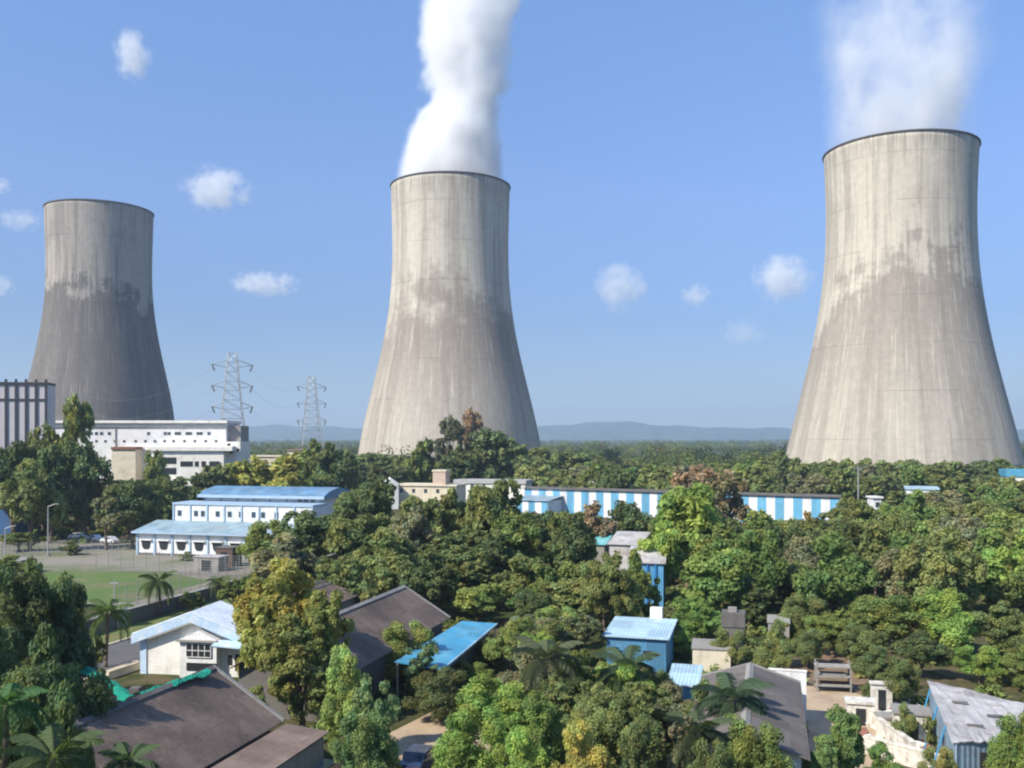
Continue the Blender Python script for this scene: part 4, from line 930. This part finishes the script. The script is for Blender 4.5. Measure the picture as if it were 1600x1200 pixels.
HT = [
 # left background
 (20,692,110,205,'round',DG,'big dark tree at the left edge below the ribbed plant building'),
 (78,698,90,200,'dome',DG,'dark tree below the right corner of the ribbed plant building'),
 (132,694,92,208,'dome',DG,'dark round-topped tree before the left end of the white building'),
 (48,720,90,186,'round',FG,'dull green tree filling the foot of the left tree mass'),
 (205,752,96,192,'round',DG,'round tree with a pale trunk left of the blue-roofed office'),
 (165,775,70,188,'airy',GR,'thin greyish tree between the dark trees left of the office'),
 (240,706,48,240,'tall',OL,'narrow olive tree before the balconies of the white building'),
 (122,622,86,216,'airy',OL,'tall sparse tree reaching up in front of the left cooling tower'),
 (68,664,56,222,'airy',OL,'thin sparse tree at the corner of the ribbed plant building'),
 (268,745,70,235,'bush',DG,'dark bushy tree above the left end of the office roof'),
 (310,742,60,260,'round',DG,'dark tree below the wing of the white building'),
 (352,728,70,262,'round',OL,'olive tree just right of the white building wing'),
 (396,716,90,268,'round',(.14,.15,.03),'yellow-green tree above the office roof, left one'),
 (448,712,92,264,'round',(.15,.15,.03),'yellow-green tree above the office roof, right one'),
 (488,688,60,300,'dome',MG,'green tree rising beyond the right end of the office roof'),
 (522,694,52,290,'tall',DG,'dark upright tree right of the green tree above the office'),
 (548,706,54,300,'round',DG,'dark tree touching the left foot of the middle tower'),
 (600,712,64,340,'dome',DG,'small dark tree at the left foot of the middle tower'),
 (656,688,66,345,'round',MG,'mid green tree covering the base of the middle tower'),
 (704,652,66,342,'airy',(.09,.09,.055),'tall wispy grey-brown tree before the middle tower base'),
 (738,640,52,350,'airy',BR,'tall bare brownish tree left of the dark dome tree'),
 (772,672,104,340,'dome',DG,'dark dome-shaped tree before the right foot of the middle tower'),
 (715,700,80,335,'round',DG,'dark low tree beneath the wispy ones at the middle tower'),
 # belt
 (1248,716,54,372,'dome',FG,'small green tree hugging the left foot of the right tower'),
 (1290,720,64,368,'round',FG,'low green tree at the right tower foot, just left of the rusty mast'),
 (1338,717,62,370,'dome',MG,'green tree at the right tower foot, directly behind the rusty mast'),
 (1385,722,66,366,'round',OL,'olive tree at the foot of the right tower above the small white hut'),
 (1432,719,64,372,'dome',FG,'dull green tree at the foot of the right tower above the blue and white shed'),
 (1480,722,66,366,'round',MG,'mid green tree at the right tower foot, right of the blue and white shed'),
 (1528,720,66,370,'dome',DG,'dark tree at the foot of the right tower, left of the bright blue roof'),
 (1566,717,56,372,'round',FG,'green tree touching the bright blue roof at the right tower foot'),
 (575,708,50,455,'dome',FG,'dark tree nearest the left foot of the middle tower'),
 (628,712,54,450,'round',DG,'dark low tree under the lit left flank of the middle tower'),
 (818,696,60,450,'dome',FG,'green tree under the shaded right flank of the middle tower'),
 (1215,712,50,430,'round',FG,'green tree just left of the conifer by the right tower'),
 (845,700,80,420,'round',FG,'green tree just right of the middle tower foot'),
 (890,706,80,400,'dome',FG,'green dome tree above the tiny white house'),
 (1222,704,26,340,'spire',DG,'dark narrow conifer at the left foot of the right tower'),
 (1105,728,110,190,'airy',BR,'dry brown-green tree behind the bright green tree'),
 (1140,742,90,182,'airy',(.14,.12,.06),'faded olive tree behind the bright green tree, its right neighbour'),
 # centre mass
 (492,800,110,150,'round',DG,'dark tree at the right end of the office'),
 (416,815,80,157,'bush',MG,'leafy green tree hiding the right part of the office front'),
 (576,752,110,158,'dome',DG,'dark greyish tree right of the office roof'),
 (560,805,120,140,'round',FG,'broad dull green tree in the centre left mass'),
 (646,778,100,150,'round',OL,'olive tree below the cream plant building'),
 (706,766,100,152,'dome',OL,'olive green tree with rounded top in the centre mass'),
 (770,752,110,150,'round',FG,'tall broad tree in the middle of the centre mass'),
 (620,842,110,132,'round',DG,'dark tree above the brown roof in the centre mass'),
 (700,838,120,130,'tall',FG,'tall tree with vertical folds above the blue lean-to roof'),
 (780,830,110,128,'round',DG,'dark shaded tree right of the centre mass'),
 (838,800,70,160,'dome',DG,'dark tree at the left end of the striped warehouse'),
 (880,828,80,150,'round',MG,'mid green tree before the striped warehouse, left part'),
 (926,788,76,155,'airy',BR,'reddish-brown dry tree before the striped warehouse'),
 (985,786,80,158,'dome',DG,'small dark tree before the striped warehouse middle'),
 (1072,760,150,138,'round',BG,'large bright green tree in the centre right'),
 (1118,850,120,112,'round',(.10,.15,.035),'lower bright green tree right of the tall blue structure'),
 (1035,820,90,130,'round',BG,'bright green lower limb tree left of the large bright one'),
 (1170,800,100,150,'round',MG,'green tree under the right half of the striped warehouse'),
 (1225,820,100,150,'dome',OL,'olive tree below the striped warehouse right end'),
 (1290,806,90,160,'round',FG,'dull green tree right of the striped warehouse end'),
 (1325,772,60,190,'tall',OL,'olive tree beside the dark end wall of the striped warehouse'),
 (1262,800,40,180,'airy',(.17,.13,.04),'small brownish-yellow tree before the striped warehouse right end'),
 (545,872,100,114,'round',FG,'dull green tree right behind the far end of the first brown roof'),
 (604,868,104,116,'dome',OL,'olive tree close behind the white ridge end of the brown roof'),
 (664,862,110,114,'round',DG,'dark tree behind the right verge of the brown roof'),
 (735,852,110,122,'tall',FG,'tall dense tree above the far end of the blue lean-to'),
 (815,868,104,116,'round',FG,'dense green tree between the blue lean-to and the striped warehouse'),
 (868,880,96,112,'dome',MG,'mid green dome tree above the greyish palm'),
 (985,862,64,106,'round',MG,'leafy tree covering the weathered roof beside the tall blue structure'),
 (1008,902,66,108,'airy',MG,'thin green tree in front of the blue panels of the tall structure'),
 (975,905,70,104,'round',OL,'low olive tree at the foot of the tall blue structure'),
 (1140,985,60,90,'bush',OL,'olive shrub partly hiding the dark water tank shaft'),
 (1300,960,90,96,'round',MG,'green tree behind the scrap rack'),
 (1365,1010,80,80,'bush',DG,'dark shrub between the scrap rack and the zinc shed'),
 (1405,1030,70,78,'bush',FG,'dull green shrub behind the tall white wall stub'),
 (960,868,84,108,'airy',OL,'loose olive tree partly veiling the weathered roof by the tall blue structure'),
 # right mass
 (1360,806,110,165,'round',OL,'olive tree in the right mass below the small white hut'),
 (1420,800,110,160,'dome',MG,'green tree in the right mass below the blue and white shed'),
 (1490,806,110,158,'round',OL,'olive tree high in the right mass'),
 (1560,798,110,155,'round',MG,'green tree at the right edge high in the mass'),
 (1340,870,130,125,'round',FG,'dull green tree in the middle right mass'),
 (1430,862,130,122,'dome',DG,'dark green dome tree in the middle right mass'),
 (1520,866,130,120,'round',BG,'bright green tree in the right mass near the edge'),
 (1600,880,110,116,'round',MG,'green tree cut by the right edge in the mass'),
 (1210,868,110,122,'round',FG,'dull green tree left in the right mass'),
 (1275,880,110,120,'dome',OL,'olive tree near the small hut with faded light blue roof'),
 (1390,930,130,98,'round',MG,'green tree over the red earth clearing'),
 (1480,925,130,96,'round',BG,'bright green tree above the zinc shed'),
 (1568,940,120,94,'dome',FG,'dark green tree above the zinc roof at the right edge'),
 (1440,985,90,88,'round',DG,'dark low tree just behind the zinc shed'),
 (1350,980,80,90,'round',FG,'dark low tree beside the scrap rack'),
 (1600,1010,90,84,'bush',MG,'leafy bush tree beyond the zinc roof at the right edge'),
 (1530,1010,80,86,'bush',BG,'bright bush overhanging the zinc roof'),
 (1216,968,50,92,'bush',OL,'olive shrub in front of the pale concrete hut'),
 (1255,930,80,104,'bush',OL,'olive bush tree by the pale concrete hut'),
 (1170,905,70,110,'tall',DG,'dark tree behind the water tank'),
 (1095,935,90,102,'round',(.085,.135,.03),'bright green shrubby tree right of the blue shed'),
 (1060,985,50,96,'bush',BG,'small bright bush against the blue shed right wall'),
 # centre front
 (945,868,100,104,'round',OL,'rounded olive tree left of the tall blue structure'),
 (895,905,110,108,'round',OL,'dull olive tree above the blue shed, left'),
 (905,960,90,92,'airy',(.11,.12,.055),'feathery pale olive tree left of the blue shed'),
 (835,925,90,104,'round',DG,'dark tree right of the blue lean-to roof end'),
 (748,915,84,112,'round',(.12,.15,.035),'yellowish green bush tree behind the brown roof end'),
 (695,905,60,118,'bush',(.13,.15,.04),'pale yellow-green bush at the brown roof ridge end'),
 (800,968,84,90,'round',MG,'green tree right beside the blue lean-to roof'),
 (448,878,150,76,'tall',YG,'tall yellow-green tree left of centre in the foreground'),
 (395,905,60,80,'tall',(.15,.15,.03),'narrow yellow-green stem tree at the left of the foreground one'),
 (512,925,90,74,'tall',(.12,.125,.03),'olive-yellow tree at the right side of the tall yellow-green one'),
 (470,960,120,72,'tall',(.11,.115,.03),'lower dense olive tree beneath the tall yellow-green one'),
 (540,1012,100,66,'bush',LG,'light green leafy tree in the foreground before the brown roof'),
 (580,1060,86,61,'airy',(.11,.15,.06),'pale grey-green sapling by the courtyard'),
 (570,1115,90,58,'bush',(.08,.12,.04),'green bush beside the paler lean-to roof'),
 (632,975,90,84,'bush',(.14,.155,.035),'yellowish bush growing over the brown roof eave'),
 (660,1010,80,79,'airy',(.10,.14,.06),'feathery green shrub over the near end of the blue lean-to'),
 (735,1035,70,86,'bush',MG,'leafy green shrub along the right side of the blue lean-to roof'),
 (765,1000,64,92,'bush',OL,'olive shrub at the right corner of the blue lean-to roof'),
 (520,1030,70,77,'round',DG,'dark tree hiding the near wall of the second brown roofed shed'),
 (400,1075,60,70,'bush',(.12,.13,.04),'olive shrub between the white gabled house and the big brown roof'),
 (690,1050,110,75,'bush',(.075,.085,.03),'dark olive hedge-like shrub under the blue lean-to'),
 (770,1060,120,64,'round',BG,'bright green tree at the courtyard right side'),
 (740,1110,110,59,'bush',(.11,.16,.03),'bright green shrub overhanging the courtyard'),
 (850,1085,120,60,'round',(.09,.13,.03),'green tree in the bottom centre'),
 (930,1070,120,62,'dome',OL,'olive green tree in the bottom centre right'),
 (1005,1085,110,60,'round',FG,'dull green tree in front of the small pale blue lean-to'),
 (885,1020,90,74,'round',MG,'green tree behind the feathery palm in the centre front'),
 (820,1140,110,55,'bush',BG,'bright green bush at the bottom edge, left of centre'),
 (910,1130,110,54,'bush',YG,'yellow-green bush at the bottom edge centre'),
 (990,1140,100,55,'round',DG,'dark leafy bush at the bottom edge right of centre'),
 (1065,1120,80,57,'airy',(.13,.12,.07),'dry brownish shrub near the red sheet roof'),
 (1180,1130,110,55,'bush',MG,'green bush at the bottom edge before the grey roofed shed'),
 (1110,1160,90,53,'bush',FG,'dull green bush at the bottom edge beside the red roof'),
 (1320,1105,110,60,'round',(.10,.15,.045),'pale green tree before the white yard walls'),
 (1380,1165,80,56,'bush',(.08,.13,.03),'leafy green shrub at the white yard wall foot'),
 (1468,1168,60,58,'bush',(.13,.13,.04),'small olive shrub in front of the open outhouse'),
 (1595,1120,80,58,'bush',(.10,.14,.03),'green shrub at the lower right corner before the zinc shed'),
 (1210,1000,60,88,'bush',OL,'olive shrub at the red earth clearing edge'),
 (1265,985,60,92,'bush',(.10,.12,.04),'pale green shrub above the scrap rack'),
 # left foreground
 (30,888,150,70,'round',DG,'large dark tree at the left edge in the foreground'),
 (98,905,110,72,'dome',(.06,.085,.032),'dark tree with lighter tips right of the left edge one'),
 (52,876,90,78,'airy',(.09,.11,.035),'light green top above the dark left foreground trees'),
 (0,960,190,55,'round',DG,'dark leafy tree low at the left edge'),
 (78,985,150,52,'dome',(.055,.08,.03),'broad leafy green tree left of the turquoise netting'),
 (30,1050,170,45,'bush',DG,'dark bush tree at the lower left corner beneath the broad one'),
 (105,1075,110,45,'bush',(.055,.08,.028),'dark bush covering the near end of the big brown roof'),
 (1118,1062,80,66,'bush',FG,'dull green bush spreading over the left slope of the grey roof'),
 (1150,1120,90,60,'bush',(.10,.14,.04),'green bush at the near gable of the grey roofed shed'),
 (1285,1150,70,58,'bush',(.09,.13,.04),'green bush between the grey roofed shed and the pale green tree'),
 (1415,1100,40,68,'bush',(.11,.13,.045),'small shrub growing among the rubble'),
 (1455,1120,36,64,'airy',OL,'thin sapling against the blue-grey side wall of the zinc shed'),
 (30,832,56,186,'round',FG,'green tree at the left edge behind the pump house'),
 (112,845,34,180,'bush',FG,'small shrub on the yard right of the tall street lamp'),
 (10,868,60,150,'bush',MG,'leafy shrub beside the pump house'),
 (290,862,26,172,'bush',MG,'small round shrub before the blue-roofed office'),
 (150,995,44,80,'airy',(.13,.13,.03),'yellowish sapling beside the road'),
 (398,890,60,128,'bush',DG,'dark green shrub at the end of the boundary wall'),
 (365,905,56,120,'airy',MG,'feathery green shrub by the boundary wall'),
 (300,925,40,122,'bush',(.08,.10,.03),'small round shrub before the dark boundary wall'),
 (425,905,50,110,'round',DG,'dark tree behind the yellow-green one'),
]
for a in HT: tree(*a)

# palms: trunk plus fronds, every frond a part
def frond_mesh(seed, L=3.0, droop=1.3, width=.75, leaflets=36):
    rng = np.random.default_rng(seed); V = []; col = []
    def pt(t): return np.array([L*t*(1-.25*t), 0, L*(.42*t-droop*.55*t*t)])
    for i in range(leaflets*2):
        t = .12+.88*(i//2)/leaflets; s = 1 if i % 2 else -1; p = pt(t); l = width*(math.sin(math.pi*min(1, t*.85+.12))**.7)
        out = np.array([.45, s*.85, -.42-.3*rng.random()]); out /= np.linalg.norm(out); sd = np.array([.042, 0, .014])
        V += [p-sd, p+sd, p+out*l+sd*.3, p+out*l-sd*.3]; k = .8+.4*rng.random(); col += [[k, k, k, 1]]*4
    for i in range(8):
        a, b = pt(i/8), pt((i+1)/8); e = np.array([0, .04, 0]); V += [a-e, a+e, b+e, b-e]; col += [[1.3,1.1,.7,1]]*4
    return leaf_mesh('frond', np.array(V), np.array(col))
FR = [frond_mesh(s, 3.0, d) for s, d in ((1,1.0),(2,1.5),(3,2.0))]
def palm(px, toppy, Y, size, col, label, n=16, grp='feathery palms'):
    x, z = XZ(px, toppy, Y); h = max(z-.35*size, 1.0)
    t = thing('palm_tree', label, 'palm', (x, Y, 0), trng.uniform(0, 6), grp)
    tm = MB(); pr = Vector((0,0,-.1))
    for i in range(1, 9):
        q = Vector((.12*math.sin(i*.5), .1*math.cos(i*.4)-.1, h*i/8)); tm.tube(pr, q, .2-.008*i, .19-.008*i, 9); pr = q
    tm.build('trunk', BARK, t, True)
    for i in range(n):
        k = i % 3; o = inst('frond', FR[k], t, pr, (0, R((-28, 0, 18)[k]+trng.uniform(-8, 8)), i*2.4+trng.uniform(-.2, .2)), (size/3,)*3, (col[0], col[1], col[2], 1))
PG = (.075,.11,.04)
palm(250,893,118,3.3,PG,'curved palm with hanging fronds standing before the dark boundary wall')
palm(165,938,92,3.4,(.085,.13,.04),'palm beside the road at left, in front of the lawn corner')
palm(345,900,121,2.2,PG,'short palm near the yard wall right of the curved palm')
palm(850,1000,70,3.8,(.08,.10,.055),'greyish palm in the centre front left of the blue shed')
palm(985,1018,72,3.6,(.06,.095,.05),'palm in front of the blue shed wall')
palm(1145,1062,62,3.6,(.05,.085,.045),'dark palm over the grey roofed shed')
palm(1085,1115,57,3.0,(.06,.085,.04),'low palm left of the dark palm at the grey roof')
palm(92,1148,40,2.9,(.075,.11,.045),'broad-fronded palm at the bottom left corner')
palm(205,1165,41,1.8,(.06,.10,.04),'small palm overlapping the big brown roof at the bottom')
palm(8,1075,41,2.3,(.05,.12,.04),'bright green palm crown at the left edge')

# filler trees, individually placed where the photo shows closed canopy
KEEP = [(200,405,190,885),(400,490,190,835),(815,1035,262,803),(1148,1316,262,812),(598,835,300,772),(70,375,298,752),(930,1052,94,1040),(975,1040,130,942),
        (520,712,98,1010),(610,785,98,1046),(310,530,75,1210),(120,335,75,1210),(1085,1255,76,1165),(1240,1600,92,1190),(1400,1475,262,768),(1362,1382,238,790),(1575,1620,328,745),(1060,1170,95,1050),(380,480,330,724),(590,790,94,1230)]
NO = [(-175,-34,90,214),(-80,-38,60,178)]
n_fill = 0
def fill(count, pr, yr, hr, wr, cols, kinds, label, group, seed, minsep=.62):
    rr = random.Random(seed); tries = 0; got = 0
    while got < count and tries < count*60:
        tries += 1; px = rr.uniform(*pr); u = rr.random(); Y = (yr[0]**2+u*(yr[1]**2-yr[0]**2))**.5
        x = (px-CX)/F*Y; h = rr.uniform(*hr); wd = rr.uniform(*wr)
        if any(a < x < b and c < Y < d for a, b, c, d in NO): continue
        if any(math.hypot(x-(q-CX)/F*D, Y-D) < r_ for q, D, r_ in ((156,620,60),(704,535,60),(1405,450,64))): continue
        hp = wd/2*F/Y; tp = HY+(CH-h)*F/Y
        bad = False
        for a, b, D, bot in KEEP:
            if px+hp*.8 > a and px-hp*.8 < b and Y < D+18:
                if Y > D-1: bad = True; break
                if tp < bot:
                    h = CH-(bot-HY)*Y/F; tp = bot
                    if h < 3.2: bad = True; break
                    wd = min(wd, h*1.1)
        if bad or any(math.hypot(x-a, Y-b) < (wd/2+c)*minsep for a, b, c in placed): continue
        tree(px, 0, 0, Y, rr.choice(kinds), rr.choice(cols), label, group, x=x, h=h, wd=wd); got += 1
    return got
mix = [DG, MG, OL, FG, FG, GR, (.08,.12,.03)]
g1 = fill(34, (1150,1640), (150,265), (9,13), (9,13), mix+[BG,OL], ['round','dome','round'], 'tree crown in the dense right-hand wood beyond the colony huts', 'trees of the right-hand wood', 1)
g2 = fill(26, (1130,1640), (82,150), (7,11), (6.5,9.5), mix+[BG], ['round','dome','bush'], 'low tree filling the near part of the right-hand wood', 'near trees of the right-hand wood', 2)
g3 = fill(26, (430,1150), (108,180), (8,13), (8,11), mix, ['round','dome','tall'], 'tree filling the thick centre grove between sheds and warehouse', 'trees of the centre grove', 3)
g4 = fill(24, (780,1120), (62,108), (4,6.5), (5,7), mix+[BG,LG], ['round','bush','airy'], 'low tree in the tangled front thicket below the blue shed', 'trees of the front thicket', 4)
g5 = fill(16, (-60,260), (188,240), (12,17), (11,14), [DG,DG,FG], ['round','dome'], 'dark tree in the row behind the left yard fence', 'dark trees behind the left yard', 5)
g6 = fill(70, (820,1640), (266,430), (9,13), (11,15), mix, ['round','dome'], 'tree in the belt between the striped warehouse and the right tower', 'trees of the belt by the right tower', 6)
g7 = fill(26, (380,830), (275,450), (10,14), (10,14), [DG,FG,MG,OL], ['round','dome'], 'tree in the belt before the middle cooling tower', 'trees of the belt by the middle tower', 7)
g8 = fill(8, (-40,120), (54,80), (6,10), (6,8), [DG,(.05,.075,.03)], ['round','bush'], 'dark tree packed into the lower left grove', 'trees of the lower left grove', 8)
print('fillers', g1, g2, g3, g4, g5, g6, g7, g8, 'total', len(placed))

# far wood: a canopy nobody could count
def far_wood():
    rng = np.random.default_rng(21); V = []; col = []; n = 4600
    Ys = 430*np.exp(rng.random(n)*math.log(5200/430)); pxs = rng.uniform(-250, 1850, n)
    for i in range(n):
        Y = Ys[i]; x = (pxs[i]-CX)/F*Y
        if any(math.hypot(x-(q-CX)/F*D, Y-D) < r_ for q, D, r_ in ((156,620,62),(704,535,62),(1405,450,66))): continue
        if pxs[i] < 380 and Y < 640: continue
        if math.sin(x*.011+2*math.sin(Y*.004))+math.sin(Y*.0075+1.3*math.sin(x*.006)) > 1.15 and Y > 560: continue
        g = max(1.0, Y/900); bigt = rng.random()**3; wd = (5+8*bigt)*g**.9; h = rng.uniform(6, 10)+9*bigt
        k = 7; cc = np.stack([x+rng.normal(size=k)*wd*.45, Y+rng.normal(size=k)*wd*.45, h*rng.uniform(.45, .85, k)], 1); rd = wd*rng.uniform(.25, .42, k)
        rd = np.minimum(rd, h*.32)
        m = int(max(50, 420/g)); v, c = leaves(rng, cc, rd, m, .55*g**.8, .7, 0, .5, .8)
        b = [np.array(DG), np.array(FG), np.array(MG), np.array(OL), np.array((.12,.09,.05))][rng.choice(5, p=[.3,.3,.2,.15,.05])]*rng.uniform(.85, 1.2)
        c[:, :3] *= b; V.append(v); col.append(c)
    V = np.concatenate(V); col = np.concatenate(col); m = leaf_mesh('far_wood', V, col)
    o = bpy.data.objects.new('far_wood', m); C.objects.link(o); o.color = (1,1,1,1)
    tag(o, 'hazy far wood stretching to the horizon behind the cooling towers', 'woodland', kind='stuff')
far_wood()
# undergrowth between the trees
def undergrowth():
    rng = np.random.default_rng(9); V = []; col = []; n = 2600
    for i in range(n):
        px = rng.uniform(-80, 1680); Y = math.sqrt(rng.uniform(46**2, 260**2)); x = (px-CX)/F*Y; py = HY+CH*F/Y
        u, v = uv(x, Y)
        if px < 420 and 890 < py < 1060 and not (-72 < v < -68.4): continue
        if 200 < px < 420 and py > 860: continue
        if -60 < px < 400 and 852 < py < 900: continue
        if 600 < px < 760 and py > 1110: continue
        if 1235 < px < 1345 and py > 1065: continue
        if 1240 < px < 1440 and 1015 < py < 1170 and rng.random() < .6: continue
        if px < 480 and py > 1040: continue
        if px < 400 and 95 < Y < 200: continue
        s = rng.uniform(.5, 1.3) if not (v < -68 and v > -73) else .3
        k = 4; cc = np.stack([x+rng.normal(size=k)*s, Y+rng.normal(size=k)*s, s*rng.uniform(.1, .6, k)], 1)
        v_, c = leaves(rng, cc, s*rng.uniform(.4, .8, k), 90, .16+.0012*Y, .3, 0, .5, .6)
        b = [np.array(FG), np.array(MG), np.array(OL), np.array(LG)*.8, np.array((.16,.13,.06))][rng.choice(5, p=[.25,.3,.25,.1,.1])]
        c[:, :3] *= b; V.append(v_); col.append(c)
    m = leaf_mesh('undergrowth', np.concatenate(V), np.concatenate(col)); o = bpy.data.objects.new('undergrowth', m); C.objects.link(o); o.color = (1,1,1,1)
    tag(o, 'tangled green undergrowth on the ground between trees and sheds', 'undergrowth', kind='stuff')
undergrowth()

# ------------------------------------------------------------------ haze
g = NG('haze_air'); pv = g.n('VolumePrincipled', {'Color': rgb(.62,.80,1.0), 'Density': 1.5e-4, 'Anisotropy': .2}); g.t.links.new(pv.outputs[0], g.out.inputs['Volume'])
hz = MB().box(-9500, 9500, -250, 9400, -1, 325).build('haze', g.m); tag(hz, 'pale blue haze over the whole plain', 'haze', kind='stuff')
